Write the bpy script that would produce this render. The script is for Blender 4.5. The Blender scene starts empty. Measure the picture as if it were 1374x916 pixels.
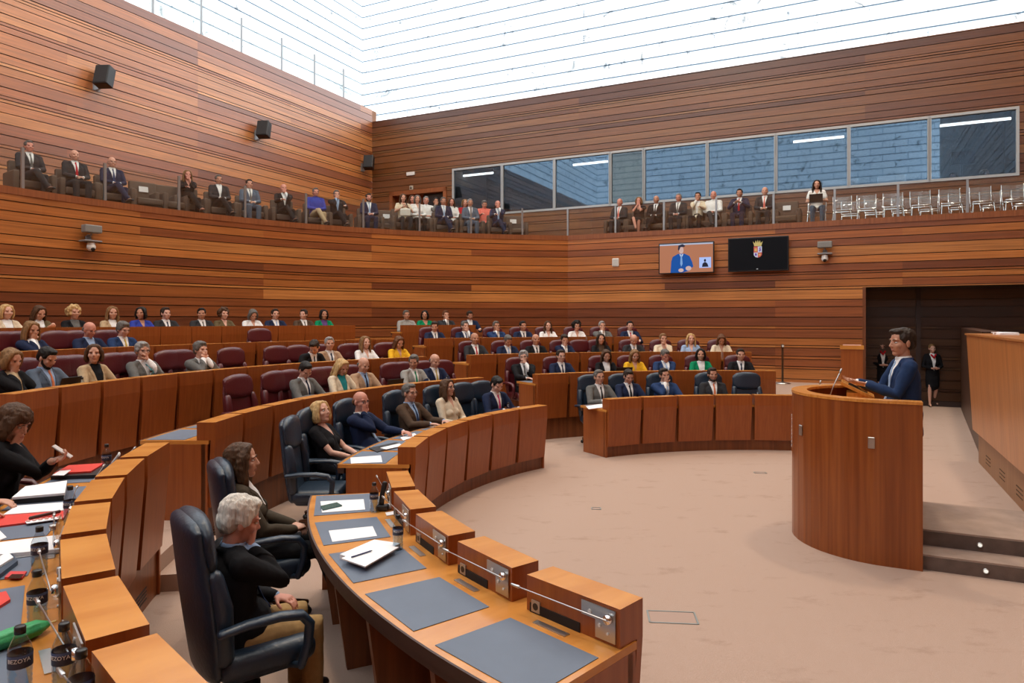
import bpy, bmesh, math, random
from mathutils import Vector, Matrix, noise
V=Vector
rnd=random.Random(7)
PI=math.pi
SC=bpy.context.scene
COL=SC.collection
F=930.0; CX=687.0; HY=430.0; H=2.15           # camera calibration (pixels of a 1374x916 frame)
E1=V((.437,.899,0)).normalized(); E2=V((.899,-.437,0)).normalized()   # room axes
CEN=V((3.9,6.6,0))                            # centre of the hemicycle
def R(d): return d*PI/180
def px(x,y,z=0.0):
    Y=(H-z)*F/(y-HY); return V(((x-CX)*Y/F,Y,z))
def rm(u,v,z=0.0):
    p=E2*u+E1*v; return V((p.x,p.y,z))
def pol(r,a,z=0.0): return V((CEN.x+r*math.cos(R(a)),CEN.y+r*math.sin(R(a)),z))
def a_of(x,r,hi=228,lo=70):
    t=(x-CX)/F; best=None; pa=None; pf=None; a=lo
    while a<=hi:
        p=pol(r,a)
        if p.y>.3:
            f=p.x/p.y-t
            if pf is not None and pf*f<=0: return a-.25+.25*abs(pf)/(abs(pf)+abs(f)+1e-9)
            pf=f
        a+=.25
    return hi
def on_v(x,v):                                 # point on plane v=const seen at pixel column x
    t=(x-CX)/F; Y=v/(E1.x*t+E1.y); return V((t*Y,Y,0))
def on_u(x,u):
    t=(x-CX)/F; Y=u/(E2.x*t+E2.y); return V((t*Y,Y,0))
def uof(p): return p.x*E2.x+p.y*E2.y
def vof(p): return p.x*E1.x+p.y*E1.y
def zat(p,y): return H+(HY-y)*p.y/F

# ------------------------------------------------------------------ materials
MC={}
def nodes(m):
    m.use_nodes=True; nt=m.node_tree; return nt,nt.nodes['Principled BSDF']
def N(nt,t,**k):
    n=nt.nodes.new(t)
    for a,b in k.items():
        if a.startswith('i_'): n.inputs[a[2:].replace('_',' ')].default_value=b
        else: setattr(n,a,b)
    return n
def mat(name,c,rough=.6,metal=0,bump=0,bscale=60,vary=0,vscale=8,stretch=(1,1,1),spec=.5,coat=0,sheen=0,sss=0):
    key=(name,tuple(c),rough,metal)
    if key in MC: return MC[key]
    m=bpy.data.materials.new(name); nt,b=nodes(m)
    b.inputs['Base Color'].default_value=(*c,1); b.inputs['Roughness'].default_value=rough
    b.inputs['Metallic'].default_value=metal; b.inputs['Specular IOR Level'].default_value=spec
    b.inputs['Coat Weight'].default_value=coat; b.inputs['Sheen Weight'].default_value=sheen
    if sss:
        b.inputs['Subsurface Weight'].default_value=sss; b.inputs['Subsurface Scale'].default_value=.01
    if bump or vary:
        tc=N(nt,'ShaderNodeTexCoord'); mp=N(nt,'ShaderNodeMapping'); mp.inputs['Scale'].default_value=stretch
        nt.links.new(tc.outputs['Object'],mp.inputs[0])
        if vary:
            nz=N(nt,'ShaderNodeTexNoise',i_Scale=vscale,i_Detail=5.0)
            nt.links.new(mp.outputs[0],nz.inputs[0])
            cr=N(nt,'ShaderNodeValToRGB')
            cr.color_ramp.elements[0].position=.3; cr.color_ramp.elements[1].position=.7
            cr.color_ramp.elements[0].color=(*[x*(1-vary) for x in c],1)
            cr.color_ramp.elements[1].color=(*[min(1,x*(1+vary)) for x in c],1)
            nt.links.new(nz.outputs['Fac'],cr.inputs[0]); nt.links.new(cr.outputs[0],b.inputs['Base Color'])
        if bump:
            n2=N(nt,'ShaderNodeTexNoise',i_Scale=bscale,i_Detail=4.0)
            nt.links.new(mp.outputs[0],n2.inputs[0])
            bp=N(nt,'ShaderNodeBump',i_Strength=bump,i_Distance=.01)
            nt.links.new(n2.outputs['Fac'],bp.inputs['Height']); nt.links.new(bp.outputs[0],b.inputs['Normal'])
    MC[key]=m; return m
def emis(name,c,s):
    m=bpy.data.materials.new(name); nt,b=nodes(m)
    b.inputs['Base Color'].default_value=(0,0,0,1); b.inputs['Emission Color'].default_value=(*c,1); b.inputs['Emission Strength'].default_value=s; b.inputs['Specular IOR Level'].default_value=.15
    return m
def wood(name,c,dark,grain='z',rough=.32,scale=1.0):
    m=bpy.data.materials.new(name); nt,b=nodes(m)
    b.inputs['Roughness'].default_value=rough
    geo=N(nt,'ShaderNodeNewGeometry'); mp=N(nt,'ShaderNodeMapping')
    if grain=='polar':
        sub=N(nt,'ShaderNodeVectorMath',operation='SUBTRACT'); sub.inputs[1].default_value=CEN
        nt.links.new(geo.outputs['Position'],sub.inputs[0])
        sp=N(nt,'ShaderNodeSeparateXYZ'); nt.links.new(sub.outputs[0],sp.inputs[0])
        at=N(nt,'ShaderNodeMath',operation='ARCTAN2'); nt.links.new(sp.outputs['Y'],at.inputs[0]); nt.links.new(sp.outputs['X'],at.inputs[1])
        ln=N(nt,'ShaderNodeVectorMath',operation='LENGTH'); nt.links.new(sub.outputs[0],ln.inputs[0])
        cb=N(nt,'ShaderNodeCombineXYZ'); nt.links.new(at.outputs[0],cb.inputs[0]); nt.links.new(ln.outputs['Value'],cb.inputs[1])
        nt.links.new(cb.outputs[0],mp.inputs[0]); mp.inputs['Scale'].default_value=(6*scale*6,1.6*scale,1)
    elif grain=='attr':
        uv=N(nt,'ShaderNodeUVMap'); nt.links.new(uv.outputs[0],mp.inputs[0]); mp.inputs['Scale'].default_value=(.7*scale,22*scale,1)
    else:
        nt.links.new(geo.outputs['Position'],mp.inputs[0]); mp.inputs['Scale'].default_value=(22*scale,22*scale,.7*scale)
    nz=N(nt,'ShaderNodeTexNoise',i_Scale=1.0,i_Detail=6.0,i_Distortion=.4); nt.links.new(mp.outputs[0],nz.inputs[0])
    cr=N(nt,'ShaderNodeValToRGB'); cr.color_ramp.elements[0].position=.32; cr.color_ramp.elements[1].position=.68
    cr.color_ramp.elements[0].color=(*dark,1); cr.color_ramp.elements[1].color=(*c,1)
    nt.links.new(nz.outputs['Fac'],cr.inputs[0])
    if grain=='attr':
        at=N(nt,'ShaderNodeAttribute',attribute_name='Col'); mx=N(nt,'ShaderNodeMix',data_type='RGBA',blend_type='MULTIPLY')
        mx.inputs['Factor'].default_value=1
        nt.links.new(cr.outputs[0],mx.inputs[6]); nt.links.new(at.outputs['Color'],mx.inputs[7]); nt.links.new(mx.outputs[2],b.inputs['Base Color'])
    else: nt.links.new(cr.outputs[0],b.inputs['Base Color'])
    return m
def glassy(name,tint=(1,1,1),gloss=.08,gcol=(1,1,1),rough=0.02,bumpy=0):
    m=bpy.data.materials.new(name); nt,b=nodes(m); nt.nodes.remove(b); out=nt.nodes['Material Output']
    t=N(nt,'ShaderNodeBsdfTransparent'); t.inputs[0].default_value=(*tint,1)
    g=N(nt,'ShaderNodeBsdfGlossy'); g.inputs['Color'].default_value=(*gcol,1); g.inputs['Roughness'].default_value=rough
    lw=N(nt,'ShaderNodeLayerWeight',i_Blend=.5); pw=N(nt,'ShaderNodeMath',operation='POWER'); pw.inputs[1].default_value=4.5
    nt.links.new(lw.outputs['Facing'],pw.inputs[0]); ad=N(nt,'ShaderNodeMath',operation='MULTIPLY_ADD',use_clamp=True); ad.inputs[1].default_value=.75; ad.inputs[2].default_value=gloss
    nt.links.new(pw.outputs[0],ad.inputs[0])
    mx=N(nt,'ShaderNodeMixShader'); nt.links.new(ad.outputs[0],mx.inputs[0]); nt.links.new(t.outputs[0],mx.inputs[1]); nt.links.new(g.outputs[0],mx.inputs[2])
    nt.links.new(mx.outputs[0],out.inputs[0]); return m

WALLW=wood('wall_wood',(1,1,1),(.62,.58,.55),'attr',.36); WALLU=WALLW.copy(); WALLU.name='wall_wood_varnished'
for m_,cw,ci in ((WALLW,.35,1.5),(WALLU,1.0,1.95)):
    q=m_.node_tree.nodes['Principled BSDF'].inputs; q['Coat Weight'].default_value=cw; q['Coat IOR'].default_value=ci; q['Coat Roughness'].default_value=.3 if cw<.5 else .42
DESKV=wood('desk_wood_vertical_grain',(.34,.092,.020),(.26,.064,.013),'z',.30,1.5)  # fronts of the desk wood, toned darker and redder for less light
DESKD=wood('desk_wood_plinth',(.22,.065,.018),(.13,.035,.009),'z',.35)
DESKT=wood('desk_wood_lit_top',(.68,.30,.070),(.53,.20,.038),'polar',.22)  # same wood as the fronts, with the top light put into its colour
PODW=wood('podium_wood',(.30,.085,.018),(.19,.045,.009),'z',.28)
PRESW=wood('presidency_wood',(.50,.20,.062),(.36,.125,.033),'z',.3,.5)
DARKW=mat('dark_wood_edge',(.05,.02,.012),.5)
LEATHB=mat('blue_leather',(.012,.026,.048),.36,bump=.25,bscale=45,spec=.6)
LEATHR=mat('burgundy_leather',(.085,.007,.011),.36,bump=.25,bscale=45,spec=.6)
PADM=mat('grey_leather_pad',(.115,.145,.20),.5,bump=.05,bscale=200,vary=.06,vscale=4)
STEEL=mat('brushed_steel',(.55,.55,.54),.32,1)
CHROME=mat('chrome',(.8,.8,.8),.12,1)
BLACKP=mat('black_plastic',(.012,.012,.013),.4)
WHITEP=mat('white_plastic',(.75,.75,.73),.4)
GREYP=mat('grey_plastic',(.25,.25,.26),.45)
PAPER=mat('paper',(.82,.82,.84),.7)
REDF=mat('red_folder',(.72,.045,.03),.45)
BLUEF=mat('blue_folder',(.05,.12,.3),.4)
GLASS=glassy('clear_glass',(.93,.96,.95),.06)
ACRYL=glassy('clear_acrylic',(.92,.93,.93),.06)
WINGL=glassy('control_room_glass',(.55,.58,.60),.115,(.50,.74,1.0))
BLINDGL=glassy('window_blind_glass',(.6,.66,.66),.06,(.8,.9,1.0))
BOTTLE=glassy('bottle_plastic',(.80,.85,.88),.08)
LABELM=mat('bottle_label',(.02,.025,.05),.4)
BROWNCH=mat('brown_upholstery',(.10,.062,.043),.75,bump=.2)

# ------------------------------------------------------------------ geometry collector
class G:
    def __init__(s): s.v=[]; s.f=[]; s.m=[]; s.cm=0
    def add(s,vs,fs):
        o=len(s.v); s.v+= [tuple(p) for p in vs]; s.f+=[tuple(i+o for i in f) for f in fs]; s.m+=[s.cm]*len(fs); return s
    def hexa(s,b):    # 8 points: bottom 4 ccw, top 4 ccw
        return s.add(b,[(3,2,1,0),(4,5,6,7),(0,1,5,4),(1,2,6,5),(2,3,7,6),(3,0,4,7)])
    def box(s,c,d,Rm=None):
        x,y,z=[k/2 for k in d]; P=[(-x,-y,-z),(x,-y,-z),(x,y,-z),(-x,y,-z),(-x,-y,z),(x,-y,z),(x,y,z),(-x,y,z)]
        c=V(c); return s.hexa([c+((Rm@V(p)) if Rm else V(p)) for p in P])
    def rbox(s,c,d,r,Rm=None,n=3):
        bm=bmesh.new(); bmesh.ops.create_cube(bm,size=1)
        bmesh.ops.scale(bm,vec=d,verts=bm.verts)
        bmesh.ops.bevel(bm,geom=bm.edges[:],offset=r,segments=n,profile=.5,affect='EDGES')
        M=Matrix.Translation(c)@(Rm.to_4x4() if Rm else Matrix()); bm.transform(M)
        bm.verts.index_update(); s.add([v.co.copy() for v in bm.verts],[[v.index for v in f.verts] for f in bm.faces]); bm.free(); return s
    def tube(s,P,rad,side=None,n=12,cap=True):
        P=[V(p) for p in P]; k=len(P)
        if not isinstance(rad,(list,tuple)): rad=[rad]*k
        rad=[(q,q) if not isinstance(q,(list,tuple)) else q for q in rad]
        T=[]
        for i in range(k):
            t=(P[min(i+1,k-1)]-P[max(i-1,0)]); T.append(t.normalized() if t.length>1e-9 else V((0,0,1)))
        rings=[]
        pts=[(P[i],T[i],rad[i]) for i in range(k)]
        if cap:
            a,t,r=pts[0]; m=min(r)
            e,t2,r2=pts[-1]; m2=min(r2)
            pts=[(a-t*m*.95,t,(r[0]*.35,r[1]*.35)),(a-t*m*.6,t,(r[0]*.8,r[1]*.8))]+pts+[(e+t2*m2*.6,t2,(r2[0]*.8,r2[1]*.8)),(e+t2*m2*.95,t2,(r2[0]*.35,r2[1]*.35))]
        sd=V(side) if side is not None else None
        for (p,t,r) in pts:
            if sd is None:
                sd=t.cross(V((0,0,1)))
                if sd.length<.1: sd=t.cross(V((0,1,0)))
            u=(sd-t*sd.dot(t)); u=u.normalized() if u.length>1e-6 else t.orthogonal().normalized(); w=t.cross(u)
            if side is None: sd=u
            rings.append([p+u*r[0]*math.cos(2*PI*j/n)+w*r[1]*math.sin(2*PI*j/n) for j in range(n)])
        vs=[q for rg in rings for q in rg]; fs=[]
        for i in range(len(rings)-1):
            for j in range(n): fs.append((i*n+j,i*n+(j+1)%n,(i+1)*n+(j+1)%n,(i+1)*n+j))
        fs.append(tuple(range(n))[::-1]); fs.append(tuple((len(rings)-1)*n+j for j in range(n)))
        return s.add(vs,fs)
    def ell(s,c,r,Rm=None,n=14,k=9):
        c=V(c); vs=[];
        if not isinstance(r,(list,tuple)): r=(r,r,r)
        for i in range(1,k):
            t=PI*i/k
            for j in range(n): vs.append(V((r[0]*math.sin(t)*math.cos(2*PI*j/n),r[1]*math.sin(t)*math.sin(2*PI*j/n),r[2]*math.cos(t))))
        vs.append(V((0,0,r[2]))); vs.append(V((0,0,-r[2])))
        fs=[]
        for i in range(k-2):
            for j in range(n): fs.append((i*n+j,(i+1)*n+j,(i+1)*n+(j+1)%n,i*n+(j+1)%n))
        a=(k-1)*n
        for j in range(n):
            fs.append((a,j,(j+1)%n)); fs.append((a+1,(k-2)*n+(j+1)%n,(k-2)*n+j))
        return s.add([c+((Rm@p) if Rm else p) for p in vs],fs)
    def lathe(s,c,prof,n=20):      # prof: (r,z)
        c=V(c); vs=[]; fs=[]
        for r,z in prof:
            for j in range(n): vs.append(c+V((r*math.cos(2*PI*j/n),r*math.sin(2*PI*j/n),z)))
        for i in range(len(prof)-1):
            for j in range(n): fs.append((i*n+j,i*n+(j+1)%n,(i+1)*n+(j+1)%n,(i+1)*n+j))
        fs.append(tuple(range(n))[::-1]); fs.append(tuple((len(prof)-1)*n+j for j in range(n)))
        return s.add(vs,fs)
    def prism(s,poly,z0,z1):
        n=len(poly); vs=[(p[0],p[1],z0) for p in poly]+[(p[0],p[1],z1) for p in poly]
        return s.add(vs,[tuple(range(n))[::-1],tuple(range(n,2*n))]+[(i,(i+1)%n,n+(i+1)%n,n+i) for i in range(n)])
    def arc(s,r0,r1,a0,a1,z0,z1,step=1.5):
        n=max(1,int(abs(a1-a0)/step)); vs=[];fs=[]
        for i in range(n+1):
            a=a0+(a1-a0)*i/n
            for r,z in ((r0,z0),(r1,z0),(r1,z1),(r0,z1)): vs.append(pol(r,a,z))
        for i in range(n):
            for j in range(4): fs.append((i*4+j,i*4+(j+1)%4,(i+1)*4+(j+1)%4,(i+1)*4+j))
        fs.append((3,2,1,0)); fs.append(tuple(n*4+j for j in range(4)))
        return s.add(vs,fs)
    def mesh(s,name,fix=True):
        me=bpy.data.meshes.new(name); me.from_pydata(s.v,[],s.f); 
        if any(s.m): me.polygons.foreach_set('material_index',s.m)
        if fix:
            bm=bmesh.new(); bm.from_mesh(me); bmesh.ops.recalc_face_normals(bm,faces=bm.faces); bm.to_mesh(me); bm.free()
        return me
def link(name,me,m,parent=None,smooth=False):
    o=bpy.data.objects.new(name,me); COL.objects.link(o)
    if m is not None:
        for q in (m if isinstance(m,(list,tuple)) else [m]): me.materials.append(q)
    if smooth: me.polygons.foreach_set('use_smooth',[True]*len(me.polygons)); me.update()
    if parent: o.parent=parent
    return o
def obj(name,g,m,parent=None,smooth=False,origin=None):
    """link G as one mesh; world-space verts are moved into the parent's (unrotated) frame"""
    if origin is not None: 
        o0=V(origin); g.v=[(a-o0.x,b-o0.y,c-o0.z) for a,b,c in g.v]
    return link(name,g.mesh(name),m,parent,smooth)
def tag(o,label,cat,group=None):
    if len(label.split())>16: print('LONGLABEL',label)
    o['label']=label; o['category']=cat
    if group: o['group']=group
    return o
def thing(name,label,cat,loc=(0,0,0),rz=0,group=None,scale=1):
    o=bpy.data.objects.new(name,None); COL.objects.link(o); o.empty_display_size=.1
    o.location=loc; o.rotation_euler=(0,0,rz); o.scale=(scale,)*3
    return tag(o,label,cat,group)
def struct(name,g,m,smooth=False):
    o=obj(name,g,m,None,smooth); o['kind']='structure'; return o
def dup(root,loc,rz,label,group=None):
    r=root.copy(); COL.objects.link(r); r.location=loc; r.rotation_euler=(0,0,rz); r['label']=label
    if len(label.split())>16: print('LONGLABEL',label)
    if group: r['group']=group
    def rec(a,b):
        for ch in a.children:
            c=ch.copy(); COL.objects.link(c); c.parent=b; rec(ch,c)
    rec(root,r); return r
DG=bpy.context.evaluated_depsgraph_get()
def remesh(g,voxel,smooth=2,deform=None):
    me=bpy.data.meshes.new('tmp'); me.from_pydata(g.v,[],g.f)
    bm=bmesh.new(); bm.from_mesh(me); bmesh.ops.recalc_face_normals(bm,faces=bm.faces); bm.to_mesh(me); bm.free()
    o=bpy.data.objects.new('tmp',me); COL.objects.link(o)
    m=o.modifiers.new('r','REMESH'); m.mode='VOXEL'; m.voxel_size=voxel; m.use_smooth_shade=True
    if smooth:
        q=o.modifiers.new('s','SMOOTH'); q.iterations=smooth; q.factor=.5
    dg=bpy.context.evaluated_depsgraph_get(); dg.update()
    out=bpy.data.meshes.new_from_object(o.evaluated_get(dg))
    bpy.data.objects.remove(o); bpy.data.meshes.remove(me)
    if deform:
        for v in out.vertices: v.co=deform(v.co)
    out.polygons.foreach_set('use_smooth',[True]*len(out.polygons))
    return out

# ------------------------------------------------------------------ people
SKIN={'l':(.56,.30,.21),'m':(.47,.235,.15),'p':(.64,.37,.28),'r':(.56,.25,.18)}
CLR={'navy':(.012,.02,.055),'blue':(.018,.042,.12),'black':(.008,.008,.010),'charcoal':(.028,.028,.032),'grey':(.13,.13,.125),'lgrey':(.30,.29,.27),
 'greyblue':(.09,.12,.17),'beige':(.45,.33,.20),'cream':(.66,.56,.42),'white':(.78,.78,.78),'brown':(.075,.045,.028),'olive':(.12,.09,.045),'green':(.0,.21,.09),
 'yellow':(.75,.42,.02),'royal':(.03,.05,.33),'red':(.45,.01,.02),'pink':(.62,.05,.17),'lblue':(.30,.42,.62),'coral':(.75,.18,.14),'tan':(.36,.22,.09),
 'teal':(.02,.25,.27),'gold':(.5,.36,.06),'purple':(.12,.06,.2),'orange':(.65,.2,.09),'jean':(.08,.13,.2),'ltan':(.42,.28,.18)}
HAIR={'blk':(.012,.010,.009),'dk':(.028,.017,.011),'br':(.075,.036,.017),'au':(.12,.05,.022),'lb':(.22,.12,.05),'bl':(.52,.34,.15),'gr':(.27,.26,.25),'dg':(.12,.11,.10),'wh':(.62,.58,.52)}
def cloth(c,sh=.25):
    col=CLR[c] if isinstance(c,str) else c
    return mat('cloth_'+(c if isinstance(c,str) else 'x'),col,.85,bump=.35,bscale=14,vary=.10,vscale=30,sheen=0,spec=.2)
def cpat(c): return cloth(c)
def hairm(c): return mat('hair_'+c,HAIR[c],.55,bump=.9,bscale=9,vary=.35,vscale=6,stretch=(9,9,1.2),spec=.25)
def skinm(c): return mat('skin_'+c,SKIN[c],.5,sss=.0,vary=.06,vscale=25,spec=.35)
LIP=mat('lips',(.40,.15,.12),.45); EYEW=mat('eye_white',(.7,.68,.66),.25); EYED=mat('eye_dark',(.02,.014,.01),.25)
def ik(S,T,l1,l2,pole):
    d=T-S; L=min(d.length,(l1+l2)*.985); dn=d.normalized(); a=(l1*l1-l2*l2+L*L)/(2*L); h=math.sqrt(max(0,l1*l1-a*a))
    p=V(pole); p=(p-dn*p.dot(dn)).normalized(); return S+dn*a+p*h, S+dn*L
def hand(g,W,Fd,Nn,side,curl=.4,k=1.0,seg=8,spread=.0):
    """W wrist, Fd pointing direction, Nn palm normal, side = direction of thumb"""
    Fd=Fd.normalized(); Nn=(Nn-Fd*Nn.dot(Fd)); Nn=Nn.normalized() if Nn.length>.05 else Fd.orthogonal().normalized()
    Sd=Fd.cross(Nn); 
    if Sd.dot(side)<0: Sd=-Sd
    g.tube([W-Fd*.02,W+Fd*.03*k,W+Fd*.065*k,W+Fd*.088*k],[(.024,.019),(.035*k,.017),(.042*k,.016),(.040*k,.013)],side=Sd,n=seg)
    for i,(o,l,r) in enumerate(((.031,.072,.0088),(.0105,.080,.0092),(-.0105,.075,.0088),(-.031,.060,.0078))):
        p=W+Fd*(.088 if i<3 else .080)*k+Sd*o*k; d=(Fd+Sd*o*spread*12).normalized(); pts=[p-d*.012]; rr=[r*k]; ang=0
        for q,fr in enumerate((.45,.32,.27)):
            ang+=curl*(.7,1.0,.8)[q]; dd=(d*math.cos(ang)+Nn*math.sin(ang)).normalized(); p=p+dd*l*fr*k; pts.append(p); rr.append(r*k*(1-.1*(q+1)))
        g.tube(pts,rr,n=max(6,seg-2))
    p=W+Fd*.03*k+Sd*.028*k; d=(Fd*.62+Sd*.7+Nn*.35).normalized(); q=p+d*.042*k; d2=(Fd*.9+Sd*.25+Nn*(.3+curl*.6)).normalized()
    g.tube([p-d*.01,q,q+d2*.032*k],[.0125*k,.0108*k,.0092*k],n=max(6,seg-2))
def headmat(yaw,pitch,roll=0):
    return Matrix.Rotation(yaw,3,'Z')@Matrix.Rotation(pitch,3,'X')@Matrix.Rotation(roll,3,'Y')
def head_geo(g,C,M,k=1,jaw=1.0,n=14):
    P=lambda x,y,z:C+M@V((x*k,y*k,z*k))
    E=lambda c,r,nn=n:g.ell(P(*c),[q*k for q in r],M,nn,9)
    E((0,-.012,.035),(.0755,.094,.083)); E((0,.018,-.022),(.063*jaw,.070,.088))
    E((0,.050,-.088),(.030*jaw,.028,.022)); E((0,.022,-.070),(.052*jaw,.050,.035))
    for s in (1,-1):
        E((s*.040,.052,-.022),(.024,.026,.026)); E((s*.077,-.008,-.008),(.009,.019,.031),10)
        E((s*.030,.072,.026),(.024,.013,.009),10)
    g.tube([P(0,.080,.018),P(0,.092,-.006),P(0,.101,-.024)],[.0072*k,.0078*k,.0100*k],n=8)
    for s in (1,-1): E((s*.010,.091,-.028),(.0075,.009,.0065),8)
    E((0,.080,-.056),(.019,.0095,.0048),10); E((0,.079,-.0645),(.016,.0095,.0055),10)
def head_def(C,M,k,hd):
    Mi=M.inverted()
    def f(co):
        p=(Mi@(co-C))/k
        if p.y>.03 and abs(p.x)<.06 and abs(p.z)<.09:
            d=0
            for s in (1,-1):
                q=((p.x-s*.031)/.021)**2+((p.z-.006)/.014)**2
                if q<1: d-=.0085*(1-q)**1.0
            q=(p.x/.026)**2+((p.z+.0605)/.0035)**2
            if q<1 and hd: d-=.004*(1-q)
            if d: return co+M@V((0,d*k,0))
        return co
    return f
def hair_geo(g,C,M,style,k=1,vox=.012):
    P=lambda x,y,z:C+M@V((x*k,y*k,z*k))
    E=lambda c,r:g.ell(P(*c),[q*k for q in r],M,14,9)
    T=lambda pts,rr:g.tube([P(*p) for p in pts],[tuple(q*k for q in r) if isinstance(r,tuple) else r*k for r in rr],side=M@V((1,0,0)),n=12)
    if style=='bald':
        E((0,-.052,-.004),(.079,.060,.046)); 
        for s in (1,-1): E((s*.067,-.030,.008),(.014,.030,.030))
        return
    E((0,-.024,.046),(.084,.098,.082)); E((0,-.055,-.005),(.077,.060,.070)); 
    if style in('short','shortf'):
        E((0,.028,.093),(.058,.052,.030)); 
        for s in (1,-1): E((s*.068,.012,.030),(.014,.026,.034)); 
        if style=='shortf': E((.018,.052,.094),(.048,.036,.024))
        return
    if style=='thick':      # fuller grey hair
        E((0,-.022,.055),(.089,.101,.080)); E((0,-.055,.004),(.081,.062,.068)); E((0,.030,.096),(.060,.053,.030))
        for s in (1,-1): E((s*.074,.0,.020),(.017,.040,.040))
        return
    if style=='curly':
        for i in range(44):
            r_=random.Random(i*3+1); t=r_.uniform(0,2*PI); h=r_.uniform(-.8,1); rr=math.sqrt(1-h*h)
            p=V((rr*math.cos(t)*.098,-.03+rr*math.sin(t)*.098,.035+h*.098))
            if p.y>.045 and p.z<.075: continue
            E(tuple(p),(.030,.030,.030))
        return
    if style=='bun':
        E((0,.02,.094),(.064,.060,.028)); E((0,-.125,.035),(.042,.036,.042))
        for s in (1,-1): E((s*.070,.006,.030),(.014,.030,.040))
        return
    # bob / long
    E((0,.010,.094),(.062,.056,.028))
    if style=='bob':
        for s in (1,-1): T([(s*.050,.045,.085),(s*.082,.020,.030),(s*.090,.006,-.045),(s*.078,.012,-.088)],[(.020,.022),(.020,.044),(.021,.048),(.017,.038)])
        E((0,-.058,-.045),(.088,.058,.070)); 
    if style=='fringe':
        for s in (1,-1): T([(s*.050,.045,.085),(s*.084,.026,.030),(s*.092,.008,-.050),(s*.080,.010,-.105)],[(.020,.026),(.022,.052),(.024,.055),(.019,.040)])
        E((0,-.058,-.045),(.092,.062,.080)); E((0,.066,.062),(.062,.026,.034)); E((0,-.01,.06),(.092,.102,.078))
    if style in('long','vlong'):
        L=-.17 if style=='long' else -.25
        for s in (1,-1): T([(s*.046,.040,.092),(s*.082,.018,.035),(s*.090,.004,-.045),(s*.094,.010,-.11),(s*.085,.020,L)],[(.020,.024),(.019,.042),(.021,.044),(.026,.042),(.018,.026)])
        T([(0,-.06,.02),(0,-.075,-.06),(0,-.085,L)],[(.085,.052),(.094,.046),(.080,.030)])
def make_person(label,who,loc,heading,female=False,hair='short',hc='dk',skin='l',top='suit',c1='navy',c2='white',tie=None,pose='desk',
                lean=-.06,hy=0,hp=0,roll=0,vox=.011,legs='sit',stand=False,trousers=None,glasses=False,beard=None,belly=0,scale=1.0,shoe='black',group=None,k=1.06,hands=None,twist=0):
    """a person facing local +Y; heading = world angle of that direction (degrees)"""
    hd=vox<=.0075
    root=thing('person',label,'person',loc,R(heading-90),group,scale)
    Pz=.96 if stand else .53
    Pp=V((0,0,Pz)); S=V((0,math.sin(lean),math.cos(lean))); Fw=V((0,math.cos(lean),-math.sin(lean)))
    wx=.87 if female else 1.0; X=V((1,0,0))
    if twist: 
        X=V((math.cos(twist),math.sin(twist),0)); Fw=(V((-math.sin(twist)*math.cos(lean),math.cos(twist)*math.cos(lean),-math.sin(lean)))).normalized()
    at=lambda x,f,s:Pp+X*x+Fw*f+S*s
    neck=at(0,0,.50); C=at(0,0,.50)+V((0,.022,.142)) if not stand else at(0,.02,.50)+V((0,0,.150))
    if hp<-.15: C+=V((math.sin(-hy)*.0,.045*min(1,-hp*1.5),-.025*min(1,-hp*1.5)))
    M=headmat(hy,hp,roll)
    HP=lambda x,y,z:C+M@V((x,y,z))
    sh={s:at(s*.178*wx,0,.435) for s in (1,-1)}
    # ---- hand targets
    dz=.0
    low=V((0,0,-1))
    deskz=.80; 
    hs={}
    def st(s,T,pole,Nn,curl,Fd=None): hs[s]=(V(T),V(pole),V(Nn),curl,Fd)
    def desk(s): st(s,(s*.16,.40,deskz),(s*.7,-.3,-1),(0,0,-1),.35,V((-s*.4,1,0)))
    def lap(s): st(s,(s*.07,.27,.665),(s*.8,-.5,-.6),(0,0,-1),.5,V((-s*.8,.6,-.05)))
    def arm(s): st(s,(s*.29,.22,.70),(s*.3,-1,-.3),(0,0,-1),.4,V((0,1,-.1)))
    def chin(s,dx=0): st(s,HP(s*.035+dx,.085,-.130),(s*.5,.6,-1),(-s*.5,-.9,.1),1.15,M@V((-s*.35,.05,1)))
    if stand: desk=lambda s: st(s,(s*.25,.03,.80),(s*.2,-1,0),(-s,0,0),.3,V((0,.1,-1)))
    if pose=='desk': desk(1);desk(-1)
    elif pose=='lap': lap(1);lap(-1)
    elif pose=='arm': arm(1);arm(-1)
    elif pose=='chinR': chin(1); desk(-1)
    elif pose=='chinL': chin(-1); desk(1)
    elif pose=='chinRlap': chin(1); lap(-1)
    elif pose=='chinLlap': chin(-1); lap(1)
    elif pose=='mouth': chin(1,.0); chin(-1,.0)
    elif pose=='phone':
        for s in (1,-1): st(s,(s*.045,.33,.90),(s*.8,-.2,-1),(-s*.6,0,.8),.7,V((-s*.2,.7,.35)))
    elif pose=='chinRphone':
        chin(1); st(-1,(-.02,.36,.86),(-.8,-.2,-1),(.4,0,.9),.75,V((.2,.8,.3)))
    elif pose=='fold':
        for s in (1,-1): st(s,(s*.05,.20,.80),(s*.9,-.3,-.7),(0,-.5,.5),.4,V((-s*1,.2,.1)))
    elif pose=='talk':
        st(1,(.17,.38,1.22),(.5,-.7,-.8),(-.5,.1,.85),.3,V((-.30,1,.18))); st(-1,(-.12,.36,1.22),(-.5,-.7,-.8),(.5,.1,.85),.3,V((.25,1,.12)))
    elif pose=='clasp':
        for s in (1,-1): st(s,(s*.10,.20,1.07),(s*.7,-.8,-.5),(0,-.6,.5),.7,V((-s*.9,.45,.05)))
    elif pose=='side': desk(1);desk(-1)
    elif pose=='hold':
        for s in (1,-1): st(s,(s*.09,.27,.86),(s*.8,-.6,-.6),(0,-.3,.8),.6,V((-s*.6,.8,.1)))
    if hands: 
        for s,q in hands.items(): st(s,*q)
    arms={}
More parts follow.
